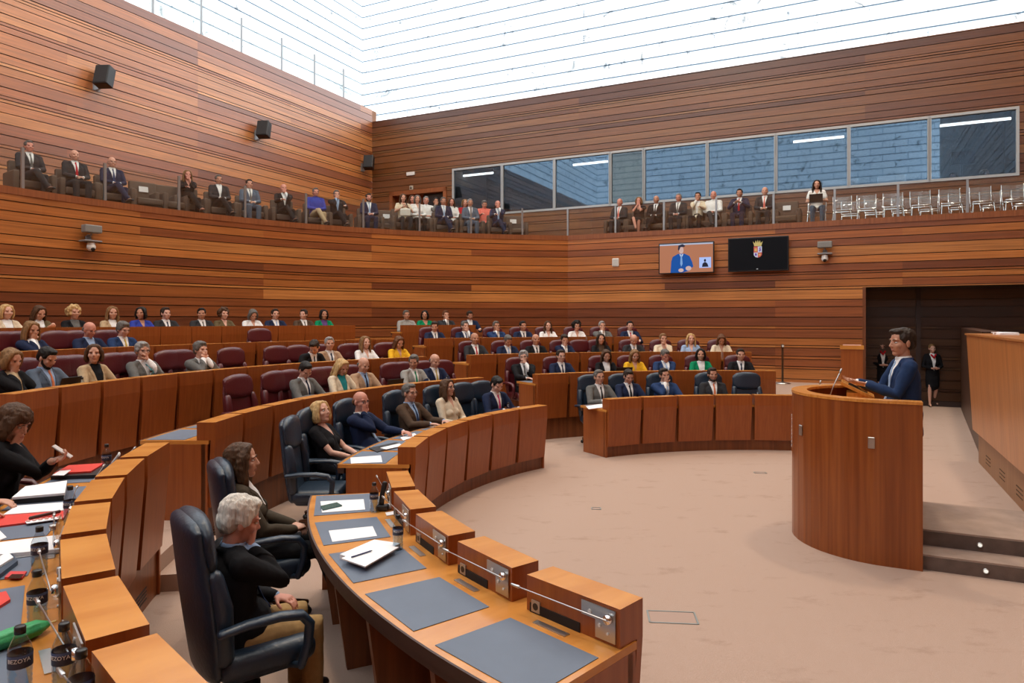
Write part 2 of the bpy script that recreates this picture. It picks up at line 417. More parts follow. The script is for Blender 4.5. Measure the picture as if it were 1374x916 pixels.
    for s in (1,-1):
        T,pole,Nn,curl,Fd=hs[s]; El,W=ik(sh[s],T,.285,.255,pole); arms[s]=(El,W,Nn,curl,(Fd if Fd is not None else W-El))
    # ---- legs
    hip={s:Pp+V((s*.088,0.02,-.02)) for s in (1,-1)}; lg={}
    for s in (1,-1):
        if stand:
            an=V((s*.085,(.06 if (s==1 and legs=='walk') else -.02),.09)); kn=(hip[s]+an)/2+V((0,.02,.02)); 
            if legs=='walk' and s==-1: an=V((-.10,-.16,.13)); kn=V((-.09,.03,.52))
            toe=an+V((s*.03,.16,-.055))
        elif legs=='cross' and s==1: kn=V((.03,.46,.60)); an=V((-.10,.66,.27)); toe=an+V((-.03,.15,-.02))
        elif legs=='crossL' and s==-1: kn=V((-.03,.46,.60)); an=V((.12,.62,.27)); toe=an+V((.03,.15,-.02))
        elif legs=='fwd': kn=V((s*.12,.45,.52)); an=V((s*.12,.62,.10)); toe=an+V((s*.03,.16,-.045))
        else: kn=V((s*.12,.43,.52)); an=V((s*.11,.42,.10)); toe=an+V((s*.03,.16,-.055))
        lg[s]=(kn,an,toe)
    dress=top in('dress',); bare=top in('dress','tee','blouse_s'); legbare=trousers=='skirt' or dress
    # ---- body
    g=G(); head_geo(g,C,M,k,.93 if female else 1.0)
    nr=.047 if female else .056
    g.tube([at(0,-.005,.42),neck+V((0,.0,.02)),C+M@V((0,-.012,-.045))],[nr*1.25,nr,nr*.96],n=12)
    tb=.86
    g.tube([at(0,0,-.06),at(0,0,.02),at(0,0,.12),at(0,0,.25),at(0,0,.36),at(0,-.005,.43)],[(.16*tb*wx,.10*tb),(.17*tb*wx,.11*tb),(.14*tb*wx,.10*tb),(.16*tb*wx,.105*tb),(.17*tb*wx,.10*tb),(.12*wx,.07)],side=X)
    g.tube([sh[-1],at(0,-.01,.45),sh[1]],[.046,.05,.046],n=10)
    for s in (1,-1):
        El,W,Nn,curl,Fd=arms[s]; q=1.0 if bare else .9
        g.tube([sh[s],(sh[s]+El)/2,El,(El*.6+W*.4),W],[.045*q,.040*q,.034*q,.034*q,.023],n=10)
        hand(g,W,Fd,Nn,V((-s,0,.25)),curl,.93 if female else 1.03,9 if hd else 7)
        kn,an,toe=lg[s]; 
        g.tube([hip[s],(hip[s]+kn)/2,kn,(kn*.65+an*.35),an],[.066,.060,.046,.048,.031],n=10)
        g.tube([an+V((0,-.03,-.03)),(an+toe)/2,toe],[.03,.03,.022],n=8)
    me=remesh(g,vox,2 if hd else 1,head_def(C,M,k,hd))
    body=link('body',me,[skinm(skin),LIP,hairm(hc) if hc!='none' else skinm(skin)],root)
    if hd or vox<=.0095:
        Mi=M.inverted(); ids=[]
        bd=HAIR.get(beard) if beard else None
        for p in me.polygons:
            q=(Mi@(p.center-C))/k; i=0
            if q.y>.03:
                if (q.x/.020)**2+((q.z+.060)/.0075)**2<1 and q.y>.07: i=1
            ids.append(i)
        me.polygons.foreach_set('material_index',ids)
    elif True:
        pass
    if beard:
        g=G(); P=lambda x,y,z:C+M@V((x*k,y*k,z*k)); E=lambda c,r:g.ell(P(*c),[q*k for q in r],M,12,8)
        E((0,.050,-.092),(.040,.034,.026)); E((0,.080,-.048),(.026,.010,.005))
        for s in (1,-1): g.tube([P(s*.066,.005,-.01),P(s*.062,.016,-.05),P(s*.040,.050,-.085)],[.009*k,.015*k,.018*k],n=8)
        link('beard',remesh(g,.007,1),hairm(beard),root)
    for s in (1,-1):
        g=G(); 
        if hd:
            g.ell(HP(s*.031*k,.0695*k,.005*k),(.0125*k,.0115*k,.0065*k),M,12,8); g.cm=1; g.ell(HP(s*.031*k,.0772*k,.005*k),(.0052*k,.0048*k,.0052*k),M,10,6)
            obj('eye',g,[EYEW,EYED],root,True)
        else:
            g.ell(HP(s*.031*k,.0765*k,.006*k),(.0135*k,.006*k,.005*k),M,8,5); obj('eye',g,EYED,root,True)
    if hd and hc!='none':
        for s in (1,-1):
            g=G(); g.tube([HP(s*.014*k,.0865*k,.0235*k),HP(s*.030*k,.0865*k,.0285*k),HP(s*.047*k,.076*k,.0255*k)],[(.0036*k,.0030*k),(.0042*k,.0030*k),(.0022*k,.0020*k)],side=M@V((0,0,1)),n=8); obj('eyebrow',g,hairm(hc),root,True)
    if hc!='none':
        g=G(); hair_geo(g,C,M,hair,k); hv=.0075 if hd else .012
        def hn(co):
            a=noise.noise(co*(38 if hair!='curly' else 60))*(.006 if hd else .007); b=(Matrix(M).inverted()@(co-C)); w=math.sin((b.x*1.3+b.y*.7)*420+noise.noise(co*14)*5)*.0007
            return co+(co-C).normalized()*(a+(w if hd else 0))
        link('hair',remesh(g,hv,1,hn),hairm(hc),root)
    if glasses:
        g=G()
        for s in (1,-1):
            pts=[HP(s*.032*k+.020*k*math.cos(t),.090*k,.004*k+.015*k*math.sin(t)) for t in [2*PI*i/12 for i in range(13)]]
            g.tube(pts,.0017,n=5,cap=False); g.tube([HP(s*.052*k,.088*k,.008*k),HP(s*.080*k,.0,.008*k)],.0016,n=5)
        g.tube([HP(-.012*k,.092*k,.008*k),HP(.012*k,.092*k,.008*k)],.0016,n=5); obj('glasses',g,BLACKP,root)
    # ---- upper garment
    jv=.009 if hd else (.013 if vox<.013 else .015)
    g=G(); 
    hemx=.195 if top=='suit' else .18
    secs=[(-.05,(hemx*wx,.140)),(-.01,(.186*wx,.136)),(.10,(.168*wx,.124)),(.22,(.180*wx,.128)),(.33,(.192*wx,.128)),(.40,(.178*wx,.108)),(.455,(.115*wx,.080))]
    if stand and top=='suit': secs=[(-.20,(.178*wx,.128)),(-.10,(.176*wx,.126))]+secs[1:]
    g.tube([at(0,0,s) for s,_ in secs],[r for _,r in secs],side=X,n=20)
    if not stand: g.ell(at(0,.05,.0),(.175*wx,.15,.07))
    g.tube([sh[-1]+S*.005,at(-.08,-.008,.452),at(0,-.012,.462),at(.08,-.008,.452),sh[1]+S*.005],[.064,.062,.058,.062,.064],n=14)
    if top in('suit','blazer'):
        g.tube([neck+X*(math.cos(t)*(nr+.020))+Fw*(math.sin(t)*(nr+.016)-.004)+S*(-.018+.016*max(0,-math.sin(t))) for t in [R(25)-R(230)*i/10 for i in range(11)]],[(.011,.017)]*11,n=8)
    if female:
        for s in (1,-1): g.ell(at(s*.072,.088,.27),(.062,.055,.062))
    if belly: g.ell(at(0,.06,.07),(.17+belly*.3,.11+belly,.15))
    for s in (1,-1):
        El,W,Nn,curl,Fd=arms[s]; a=sh[s]
        if top in('tee','dress','blouse_s'):
            e=a*.45+El*.55; g.tube([a,(a+e)/2,e],[.062,.060,.056],n=12)
        else:
            w2=El*.06+W*.94; q=.90 if female else 1.0
            g.tube([a,a*.5+El*.5,El,El*.5+w2*.5,w2],[.069*q,.063*q,.056*q,.050*q,.040*q],n=14)
    def fold(co):
        return co+noise.noise_vector(co*13)*.0045+noise.noise_vector(co*31)*.0016
    me=remesh(g,jv,2,fold)
    sA,w={'suit':(.12,.072),'blazer':(.02,.080),'shirt':(.36,.045),'tee':(.36,.07),'dress':(.34,.07),'blouse':(.33,.05),'blouse_s':(.33,.06)}[top]
    bm=bmesh.new(); bm.from_mesh(me)
    for ww,dx in ((w,0),(w+.035,.0)) if top in('suit','blazer') else ((w,0),):
        for s in (1,-1):
            a=at(0 if dx==0 else 0,0,sA); b=at(s*ww,0,.50); n_=(b-a).cross(Fw).normalized()
            bmesh.ops.bisect_plane(bm,geom=bm.verts[:]+bm.edges[:]+bm.faces[:],plane_co=a,plane_no=n_)
    reg=[];band=set()
    for f in bm.faces:
        d=f.calc_center_median()-Pp; s_=d.dot(S); x_=abs(d.dot(X)); ff=d.dot(Fw)
        if ff>.02 and s_>sA and s_<.62:
            t=(s_-sA)/(.50-sA)
            if x_<w*t: reg.append(f)
            elif top in('suit','blazer') and x_<(w+.035)*t:
                for v in f.verts: band.add(v)
        elif s_>.528 and x_<w*.9: reg.append(f)
    bmR=bmesh.new(); mp={}
    for f in reg:
        vs=[]
        for v in f.verts:
            if v not in mp: mp[v]=bmR.verts.new(v.co)
            vs.append(mp[v])
        try: bmR.faces.new(vs)
        except ValueError: pass
    for v in band: v.co+=v.normal*.006
    bmesh.ops.delete(bm,geom=reg,context='FACES')
    bm.to_mesh(me); bm.free(); 
    sm=bpy.data.meshes.new('shirt'); bmR.to_mesh(sm); bmR.free(); sm.polygons.foreach_set('use_smooth',[True]*len(sm.polygons))
    gname={'suit':'jacket','blazer':'jacket','shirt':'shirt_body','tee':'top','dress':'dress','blouse':'blouse','blouse_s':'blouse'}[top]
    link(gname,me,cloth(c1),root)
    inner=cloth(c2) if top in('suit','blazer') or c2!='white' else skinm(skin)
    if top in('tee','dress','blouse','blouse_s'): inner=skinm(skin)
    if top=='shirt': inner=cloth(c1)
    # shirt with collar and cuffs as one child
    fs=[]
    for v in sm.vertices:
        d=v.co-Pp
        if abs(d.dot(X))<.03: fs.append((d.dot(S),d.dot(Fw)))
    if top in('suit','shirt') and not (female and top=='shirt'):
        cb=bmesh.new(); cb.from_mesh(sm); gg=G()
        cc=neck; n=16
        for s in (1,-1):      # two collar wings
            pts=[]
            for i in range(7):
                t=PI/2+s*PI*(i/6)*.95; pts.append(cc+X*(math.cos(t)*(nr+.012))+Fw*(math.sin(t)*(nr+.010)+.004)+S*(.004+.014*(i/6)))
            gg.tube(pts,[(.004,.013)]*7,n=8)
        for s in (1,-1):
            El,W,*_=arms[s]; d=(W-El).normalized(); gg.tube([W-d*.03,W-d*.004],[.034,.033],n=12)
        tm=gg.mesh('c'); cb.from_mesh(tm); cb.to_mesh(sm); cb.free(); sm.polygons.foreach_set('use_smooth',[True]*len(sm.polygons))
    if len(sm.polygons): link('shirt' if top in('suit','blazer','shirt') else 'neckline',sm,inner,root)
    if tie and fs:
        def fat(s): 
            c=sorted(fs,key=lambda q:abs(q[0]-s))[:4]; return max(q[1] for q in c)
        ss=[.475,.455,.42,.34,.26,.18,sA+.0]; ww=[.014,.018,.012,.018,.024,.028,.028]
        g=G(); g.tube([at(0,(fat(s) if s<.45 else min(fat(.44),nr+.016))+.005,s) for s in ss],[(q,.006) for q in ww],side=X,n=8)
        obj('tie',g,cloth(tie),root,True)
    # ---- lower garment
    g=G(); tc=trousers or (c1 if top=='suit' else 'charcoal')
    if legbare:
        if stand: g.tube([Pp+V((0,0,.10)),Pp,Pp+V((0,0,-.2)),Pp+V((0,.01,-.40))],[(.145,.11),(.172,.125),(.178,.13),(.165,.12)],side=X,n=18)
        else: g.tube([Pp+V((0,-.06,.02)),Pp+V((0,.1,.0)),(lg[1][0]+lg[-1][0])/2+V((0,-.04,0))],[(.18,.13),(.19,.10),(.17,.075)],side=X,n=18)
        link('skirt',remesh(g,jv,2,fold),cloth(c1 if trousers=='skirt' or dress else tc),root)
    else:
        g.tube([Pp+V((0,0,.12)),Pp+V((0,0,.0)),Pp+V((0,.02,-.05))],[(.155*wx,.115),(.175*wx,.125),(.165*wx,.105)],side=X,n=16)
        for s in (1,-1):
            kn,an,toe=lg[s]; d=(an-kn).normalized()
            g.tube([hip[s],(hip[s]+kn)/2,kn,(kn+an)/2,an-d*.01],[.098*(.94 if female else 1),.088*(.94 if female else 1),.070,.062,.060 if not female else .050],n=14)
        link('trousers',remesh(g,jv,2,fold),cloth(tc),root)
    for s in (1,-1):
        kn,an,toe=lg[s]; g=G(); d=(toe-an); d.normalize()
        if female: 
            b=an+V((0,0,-.055)); g.tube([b+V((0,-.03,.0)),b+d*.06,b+d*.16],[(.026,.020),(.034,.020),(.020,.013)],side=(1,0,0),n=10); g.tube([b+V((0,-.035,0)),b+V((0,-.04,-.03))],.010,n=8)
        else: g.tube([an+V((0,-.05,-.050)),an+V((0,.01,-.045)),an+d*.10+V((0,0,-.02)),an+d*.20+V((0,0,-.005))],[(.036,.034),(.042,.040),(.048,.032),(.034,.024)],side=(1,0,0),n=12); g.tube([kn*.3+an*.7,an+V((0,0,-.03))],[.045,.042],n=10)
        obj('shoe',g,mat('shoe_'+shoe,CLR[shoe],.3),root,True)
    return root,C,M,arms
SKY,LAMP,EXPO,ROOF_T=5.0,1100,-0.34,.35
# ------------------------------------------------------------------ board-clad walls
ROWS=[]; z=0.0; rr=random.Random(11)
while z<22.5:
    h=rr.choice((.17,.17,.20,.22,.24,.12,.055,.05,.045)); ROWS.append((z,z+h,rr.random())); z+=h+.018
TONES=[(.52,.185,.044),(.47,.160,.037),(.57,.225,.060),(.27,.078,.022),(.20,.055,.017),(.39,.120,.028),(.64,.29,.095),(.31,.090,.025)]
def tone(i,j,seed,dk=1.0):
    r_=random.Random(i*7919+j*104729+seed*31); q=r_.random(); t=ROWS[i][2]
    if ROWS[i][1]-ROWS[i][0]<.1: c=TONES[r_.choice((0,5,6,2))]
    elif t<.42: c=TONES[r_.choice((0,1,2,0,5))]
    elif t<.75: c=TONES[r_.choice((3,7,4,5,1))]
    else: c=TONES[r_.choice((1,3,0,7,5,2))]
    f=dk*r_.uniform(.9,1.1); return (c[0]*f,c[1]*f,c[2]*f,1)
def board_wall(name,line,regions,inward,seed=1,module=2.9,dk=1.0,kind=True):
    """line: (s,x,y) polyline; regions: (s0,s1,z0,z1); inward: function(x,y)->unit normal into the room"""
    vs=[];fs=[];cs=[];uvs=[]
    def at(s):
        for i in range(len(line)-1):
            if s<=line[i+1][0]+1e-6 or i==len(line)-2:
                a,b=line[i],line[i+1]; t=(s-a[0])/(b[0]-a[0]); return a[1]+(b[1]-a[1])*t,a[2]+(b[2]-a[2])*t
    def quad(sa,sb,za,zb,oa,ob,col):
        for (s,z,o) in ((sa,za,oa),(sb,za,oa),(sb,zb,ob),(sa,zb,ob)):
            x,y=at(s); nx,ny=inward(x,y); vs.append((x+nx*o,y+ny*o,z)); uvs.append((s,z)); cs.append(col)
        n=len(vs); fs.append((n-4,n-3,n-2,n-1))
    for (s0,s1,z0,z1) in regions:
        prev=z0
        for i,(za,zb,_) in enumerate(ROWS):
            if zb<=z0 or za>=z1: continue
            a,b=max(za,z0),min(zb,z1)
            gapc=(.022,.010,.006,1)
            if b-a>.004:
                off=random.Random(i*13+seed).choice((0.0,.006,.012))+.004
                jj=int(math.floor(s0/module)); s=s0
                while s<s1-1e-6:
                    e=min(s1,(jj+1)*module); cj=jj//(1+(i*5+seed)%3)
                    col=tone(i,cj,seed,dk); nseg=max(1,int((e-s)/.75)) if len(line)>2 else 1
                    for q in range(nseg):
                        x0=s+(e-s)*q/nseg; x1=s+(e-s)*(q+1)/nseg
                        quad(x0,x1,a,b,off,off,col); quad(x0,x1,b,b+.0001,off,-.03,gapc); quad(x0,x1,a-.0001,a,-.03,off,gapc)
                    s=e; jj+=1
            gt=min(z1,zb+.018)
            if gt>b: 
                nseg=max(1,int((s1-s0)/.75)) if len(line)>2 else 1
                for q in range(nseg): quad(s0+(s1-s0)*q/nseg,s0+(s1-s0)*(q+1)/nseg,b,gt,-.03,-.03,gapc)
    me=bpy.data.meshes.new(name); me.from_pydata(vs,[],fs)
    ca=me.color_attributes.new('Col','FLOAT_COLOR','POINT'); ca.data.foreach_set('color',[k for c in cs for k in c])
    ul=me.uv_layers.new(name='UVMap'); idx=[l.vertex_index for l in me.loops]; ul.data.foreach_set('uv',[k for i in idx for k in uvs[i]])
    o=link(name,me,WALLW)
    if kind: o['kind']='structure'
    return o
UL,VB,VL=-16.4,21.5,19.3; LZ=4.68; GF=4.55; TOPZ=10.2; TOPB=9.75
CP=on_v(762,VL); CU=uof(CP)                       # kink between curved and straight lower wall
RT=[]
for (x_,y_) in ((CP.x,CP.y),(-1.87,19.9),(-5.54,17.96),(-9.55,12.93)):
    d_=V((x_,y_,0))-CEN; RT.append((math.degrees(math.atan2(d_.y,d_.x))%360,d_.length))
RT+=[(200,14.9),(236,14.9)]
def wr(a):
    for i in range(len(RT)-1):
        if a<=RT[i+1][0]: t=(a-RT[i][0])/(RT[i+1][0]-RT[i][0]); return RT[i][1]+(RT[i+1][1]-RT[i][1])*max(0,t)
    return RT[-1][1]
# carpet floor
carpet=bpy.data.materials.new('carpet'); nt,b=nodes(carpet); b.inputs['Roughness'].default_value=.95; b.inputs['Specular IOR Level'].default_value=.1
geo=N(nt,'ShaderNodeNewGeometry')
n1=N(nt,'ShaderNodeTexNoise',i_Scale=2.0,i_Detail=8.0,i_Roughness=.66); mp=N(nt,'ShaderNodeMapping'); mp.inputs['Scale'].default_value=(1,1.8,1)
nt.links.new(geo.outputs['Position'],mp.inputs[0]); nt.links.new(mp.outputs[0],n1.inputs[0])
cr=N(nt,'ShaderNodeValToRGB'); e=cr.color_ramp.elements; e[0].position=.30; e[0].color=(.36,.245,.19,1); e[1].position=.43; e[1].color=(.44,.312,.247,1)
nt.links.new(n1.outputs['Fac'],cr.inputs[0]); nt.links.new(cr.outputs[0],b.inputs['Base Color'])
n2=N(nt,'ShaderNodeTexNoise',i_Scale=160.0,i_Detail=2.0); nt.links.new(geo.outputs['Position'],n2.inputs[0]); bp=N(nt,'ShaderNodeBump',i_Strength=.35,i_Distance=.01); nt.links.new(n2.outputs['Fac'],bp.inputs['Height']); nt.links.new(bp.outputs[0],b.inputs['Normal'])
g=G(); P=[rm(-18,-10),rm(5.5,-10),rm(5.5,23.3),rm(-18,23.3)]; g.prism([(p.x,p.y) for p in P],-.3,0); struct('floor',g,carpet)
# tiers
RN=[4.84,6.7,8.5,10.3,12.1]; ZN=[0,.27,.55,.84,1.12]
AEND=[0,79.3,80.3,93,100]
for k in range(1,5):
    g=G(); r0=RN[k]+.10; a1=236; a0=AEND[k]
    r1=RN[k+1]+.12 if k<4 else 15
    if k<4: g.arc(r0,r1,a0,a1,-.05,ZN[k],1.5)
    else:
        n=60; vs=[];fs=[]
        for i in range(n+1):
            a=a0+(a1-a0)*i/n; rr_=wr(a)+.0
            for r,z in ((r0,-.05),(rr_,-.05),(rr_,ZN[k]),(r0,ZN[k])): vs.append(pol(r,a,z))
        for i in range(n):
            for j in range(4): fs.append((i*4+j,i*4+(j+1)%4,(i+1)*4+(j+1)%4,(i+1)*4+j))
        fs+= [(3,2,1,0),tuple(n*4+j for j in range(4))]; g.add(vs,fs)
    struct('floor_tier_%d'%k,g,carpet)
# raised walkway beside the straight wall and aisle half steps
wk=rm(0,0); g=G(); 
pts=[on_v(1045,15.6),on_v(1157,16.6),on_v(1159,VL),on_v(800,VL),pol(8.7,96),pol(8.7,80.3)]
g.prism([(p.x,p.y) for p in pts],-.05,.56); struct('floor_walkway',g,carpet)
g=G(); 
for k in range(1,5):
    lo=ZN[k-1]
    for (a0,a1) in ((180.8,189.4),(121.5,130)): g.arc(RN[k]-.24,RN[k]+.10,a0,a1,lo-.04,(lo+ZN[k])/2,1.5)
struct('floor_aisle_steps',g,carpet)
# speaker's dais with two steps
g=G(); sx0=.45; sx1=3.9
def rp(u0,u1,v0,v1,z0,z1,G_): 
    P=[rm(u0,v0),rm(u1,v0),rm(u1,v1),rm(u0,v1)]; G_.prism([(p.x,p.y) for p in P],z0,z1)
rp(sx0,sx1,6.95,8.5,0,.13,g); rp(sx0,sx1,7.25,8.35,.13,.27,g)
struct('floor_dais',g,mat('dais_carpet',(.36,.255,.20),.95,bump=.3,bscale=160,vary=.15,vscale=5))
g=G(); rp(sx0,sx1,6.94,6.949,.0,.115,g); rp(sx0,sx1,7.24,7.249,.13,.255,g); struct('trim_1',g,mat('step_riser',(.13,.09,.072),.95,bump=.3,bscale=120,vary=.2,vscale=9))
sl=emis('step_light_glow',(1,.95,.85),1.2)
for i,(x,y,v,zz) in enumerate(((1323,774,6.93,.06),(1315,725,7.23,.19))):
    p=on_v(x,v); g=G(); q=Matrix((E2,V((0,0,1)),E1)).transposed()
    g.tube([V((0,.012,0)),V((0,-.004,0))],.016,n=14,cap=False); g.v=[tuple(q@V((a[0],a[2],a[1]))) for a in g.v]
    t=thing('step_light','small round light on the '+('lower' if i==0 else 'upper')+' step of the dais','step light',(p.x,p.y,zz),0,'round lights in the dais steps')
    obj('lens',g,sl,t,True)
    g=G(); g.lathe((0,0,0),[(.016,0),(.023,0),(.023,.006),(.016,.006)],16); g.v=[tuple(q@V((a[0],a[1],-a[2]+.004))) for a in g.v]; obj('ring',g,STEEL,t,True)
# lower curved wall + straight lower wall
line=[];s=0;a=RT[0][0];pp=None
while a<=236:
    p=pol(wr(a),a); 
    if pp is not None: s+=(p-pp).length
    line.append((s,p.x,p.y)); pp=p; a+=2.2
SL=line[-1][0]
def inn(x,y): d=V((CEN.x-x,CEN.y-y)); d.normalize(); return d.x,d.y
board_wall('wall_left',line,[(0,SL,0,LZ)],inn,1)
UR=uof(on_v(1161,VL)); UE=5.4
def seg(u0,v0,u1,v1):
    a=rm(u0,v0); b_=rm(u1,v1); L=(b_-a).length; return [(0,a.x,a.y),(L,b_.x,b_.y)],L
nin=(-E1.x,-E1.y)
ln,L=seg(CU,VL,UE,VL); ur=UR-CU
board_wall('wall_back',ln,[(0,ur,0,LZ),(ur,L,2.98,LZ)],lambda x,y:nin,1)
g=G(); g.prism([(q.x,q.y) for q in (rm(CU-.25,VL+.04),rm(CU+.4,VL+.04),rm(CU+.4,VL+.3),rm(CU-.25,VL+.3))],0,LZ-.15); rp(CU+.4,UR,VL+.1,VL+.2,0,LZ-.15,g); struct('wall_core',g,mat('wall_core',(.30,.14,.07),.6))
# recess
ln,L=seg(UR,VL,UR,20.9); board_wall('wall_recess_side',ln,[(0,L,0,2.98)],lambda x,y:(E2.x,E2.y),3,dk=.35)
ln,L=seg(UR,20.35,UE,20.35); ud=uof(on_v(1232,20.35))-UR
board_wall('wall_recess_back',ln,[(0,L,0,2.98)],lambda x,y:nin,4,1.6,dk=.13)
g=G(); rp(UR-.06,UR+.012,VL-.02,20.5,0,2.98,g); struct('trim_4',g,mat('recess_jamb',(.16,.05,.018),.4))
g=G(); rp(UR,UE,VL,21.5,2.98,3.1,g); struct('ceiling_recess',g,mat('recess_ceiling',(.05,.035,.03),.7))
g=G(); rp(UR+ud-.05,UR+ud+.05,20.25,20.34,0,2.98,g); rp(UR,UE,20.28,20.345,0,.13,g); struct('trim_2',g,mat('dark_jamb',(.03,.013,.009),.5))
# gallery floor slab + ledge trim
pol_in=[pol(wr(a)+.02,a) for a in [RT[0][0]+i*3 for i in range(47)] if a<236]
poly=[rm(UE,VL+.03),rm(UE,VB),rm(UL,VB),rm(UL,-8)]+[p for p in reversed(pol_in)]
g=G(); g.prism([(p.x,p.y) for p in poly],GF-.25,GF); struct('floor_gallery',g,mat('gallery_carpet',(.20,.13,.10),.9))
g=G(); n=70; vs=[];fs=[]
for i in range(n+1):
    a=RT[0][0]+(236-RT[0][0])*i/n
    for r,z in ((wr(a)-.03,LZ-.14),(wr(a)+.16,LZ-.14),(wr(a)+.16,LZ),(wr(a)-.03,LZ)): vs.append(pol(r,a,z))
for i in range(n):
    for j in range(4): fs.append((i*4+j,i*4+(j+1)%4,(i+1)*4+(j+1)%4,(i+1)*4+j))
g.add(vs,fs); rp(CU,UE,VL-.03,VL+.16,LZ-.14,LZ,g)
struct('trim_3',g,wood('ledge_wood',(.30,.10,.035),(.2,.06,.02),'z',.35))
# upper walls
WZ0,WZ1=5.86,7.58; mull=[608,674,744,819,864,949,1041,1139,1247,1366]; mu=[uof(on_v(x,VB)) for x in mull]
ln,L=seg(UL,VB,UE,VB); S_=lambda u:u-UL
dA,dB=uof(on_v(524,VB)),uof(on_v(599,VB)); DZ=6.95
board_wall('wall_upper_back',ln,[(0,L,WZ1,TOPB),(0,S_(dA),GF,WZ1),(S_(dA),S_(dB),DZ,WZ1),(S_(dB),S_(mu[0]),GF,WZ1),(S_(mu[0]),S_(mu[-1]),GF,WZ0),(S_(mu[-1]),L,GF,WZ1)],lambda x,y:nin,5,4.2,dk=.42)  # board colours darkened to carry the weaker light on this wall
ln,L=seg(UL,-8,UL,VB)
board_wall('wall_upper_left',ln,[(0,L,GF,TOPZ)],lambda x,y:(E2.x,E2.y),6,3.6,dk=1.32).data.materials[0]=WALLU  # board colours paled to carry the haze of glare on this wall
g=G(); rp(UL-.35,UL-.03,-8,VB+.3,0,TOPZ,g); rp(UL,UE,VB+.05,VB+.35,WZ1,TOPB,g); rp(UL,UE,VB+.05,VB+.35,0,GF-.1,g); rp(UL,mu[0],VB+.06,VB+.35,GF,WZ1,g) if False else None
struct('wall_cap',g,mat('wall_core',(.30,.14,.07),.6))
# walls behind the camera and on the right
ln,L=seg(UL,-8,5.4,-8); board_wall('wall_front',ln,[(0,L,0,TOPZ)],lambda x,y:(E1.x,E1.y),8)
ln,L=seg(5.15,-8,5.15,23.3); board_wall('wall_right',ln,[(0,L,0,22)],lambda x,y:(-E2.x,-E2.y),9,dk=.6)
# translucent alabaster block walls above
stone=bpy.data.materials.new('alabaster_blocks'); nt,b=nodes(stone); out=nt.nodes['Material Output']
uv=N(nt,'ShaderNodeUVMap'); br=N(nt,'ShaderNodeTexBrick'); br.offset=.5
br.inputs['Scale'].default_value=1.0; br.inputs['Mortar Size'].default_value=.026; br.inputs['Brick Width'].default_value=1.5; br.inputs['Row Height'].default_value=.46; br.inputs['Mortar Smooth'].default_value=.2
br.inputs['Color1'].default_value=(.90,.92,.93,1); br.inputs['Color2'].default_value=(.80,.85,.89,1); br.inputs['Mortar'].default_value=(.42,.48,.54,1); br.inputs['Bias'].default_value=-.2
nt.links.new(uv.outputs[0],br.inputs['Vector'])
nz=N(nt,'ShaderNodeTexNoise',i_Scale=1.3,i_Detail=10.0,i_Roughness=.74,i_Distortion=1.2); nt.links.new(uv.outputs[0],nz.inputs[0])
cr=N(nt,'ShaderNodeValToRGB'); e=cr.color_ramp.elements; e[0].position=.375; e[0].color=(.10,.12,.13,1); e[1].position=.425; e[1].color=(1,1,1,1); nt.links.new(nz.outputs['Fac'],cr.inputs[0])
sx=N(nt,'ShaderNodeSeparateXYZ'); nt.links.new(uv.outputs[0],sx.inputs[0]); fm=N(nt,'ShaderNodeMath',operation='DIVIDE'); fm.inputs[1].default_value=.46; nt.links.new(sx.outputs[1],fm.inputs[0])
fr_=N(nt,'ShaderNodeMath',operation='FRACT'); nt.links.new(fm.outputs[0],fr_.inputs[0]); lc=N(nt,'ShaderNodeValToRGB'); q=lc.color_ramp.elements; q[0].position=.0; q[0].color=(.10,.16,.21,1); q[1].position=.12; q[1].color=(1,1,1,1)
el=lc.color_ramp.elements.new(.06); el.color=(.10,.16,.21,1); nt.links.new(fr_.outputs[0],lc.inputs[0])
m0=N(nt,'ShaderNodeMix',data_type='RGBA',blend_type='MULTIPLY'); m0.inputs['Factor'].default_value=1; nt.links.new(br.outputs['Color'],m0.inputs[6]); nt.links.new(lc.outputs[0],m0.inputs[7])
mx=N(nt,'ShaderNodeMix',data_type='RGBA',blend_type='MULTIPLY'); mx.inputs['Factor'].default_value=.8; nt.links.new(m0.outputs[2],mx.inputs[6]); nt.links.new(cr.outputs[0],mx.inputs[7])
tr=N(nt,'ShaderNodeBsdfTranslucent'); df=N(nt,'ShaderNodeBsdfDiffuse'); ms=N(nt,'ShaderNodeMixShader'); ms.inputs[0].default_value=.55
nt.links.new(mx.outputs[2],tr.inputs[0]); nt.links.new(mx.outputs[2],df.inputs[0]); nt.links.new(df.outputs[0],ms.inputs[1]); nt.links.new(tr.outputs[0],ms.inputs[2]); nt.links.new(ms.outputs[0],out.inputs[0])
def stonewall(name,u0,v0,u1,v1,z0,z1):
    a=rm(u0,v0);b_=rm(u1,v1);L=(b_-a).length
    me=bpy.data.meshes.new(name); me.from_pydata([(a.x,a.y,z0),(b_.x,b_.y,z0),(b_.x,b_.y,z1),(a.x,a.y,z1)],[],[(0,1,2,3)])
    ul=me.uv_layers.new(name='UVMap'); 
    for l,c in zip(ul.data,((0,z0),(L,z0),(L,z1),(0,z1))): l.uv=c
    o=link(name,me,stone); o['kind']='structure'
stonewall('wall_alabaster_back',-18.2,23.2,5.45,23.2,9.0,22); stonewall('wall_alabaster_left',-18.2,23.2,-18.2,-10,9.0,22)
stonewall('wall_alabaster_front',-18.2,-10,5.45,-10,8.9,22); 
g=G(); rp(-18.2,15,-10,23.2,22,22.05,g); rf=bpy.data.materials.new('dimming_roof'); nt,b=nodes(rf); nt.nodes.remove(b); tl=N(nt,'ShaderNodeBsdfTranslucent'); tl.inputs[0].default_value=(ROOF_T,ROOF_T,ROOF_T,1); nt.links.new(tl.outputs[0],nt.nodes['Material Output'].inputs[0])
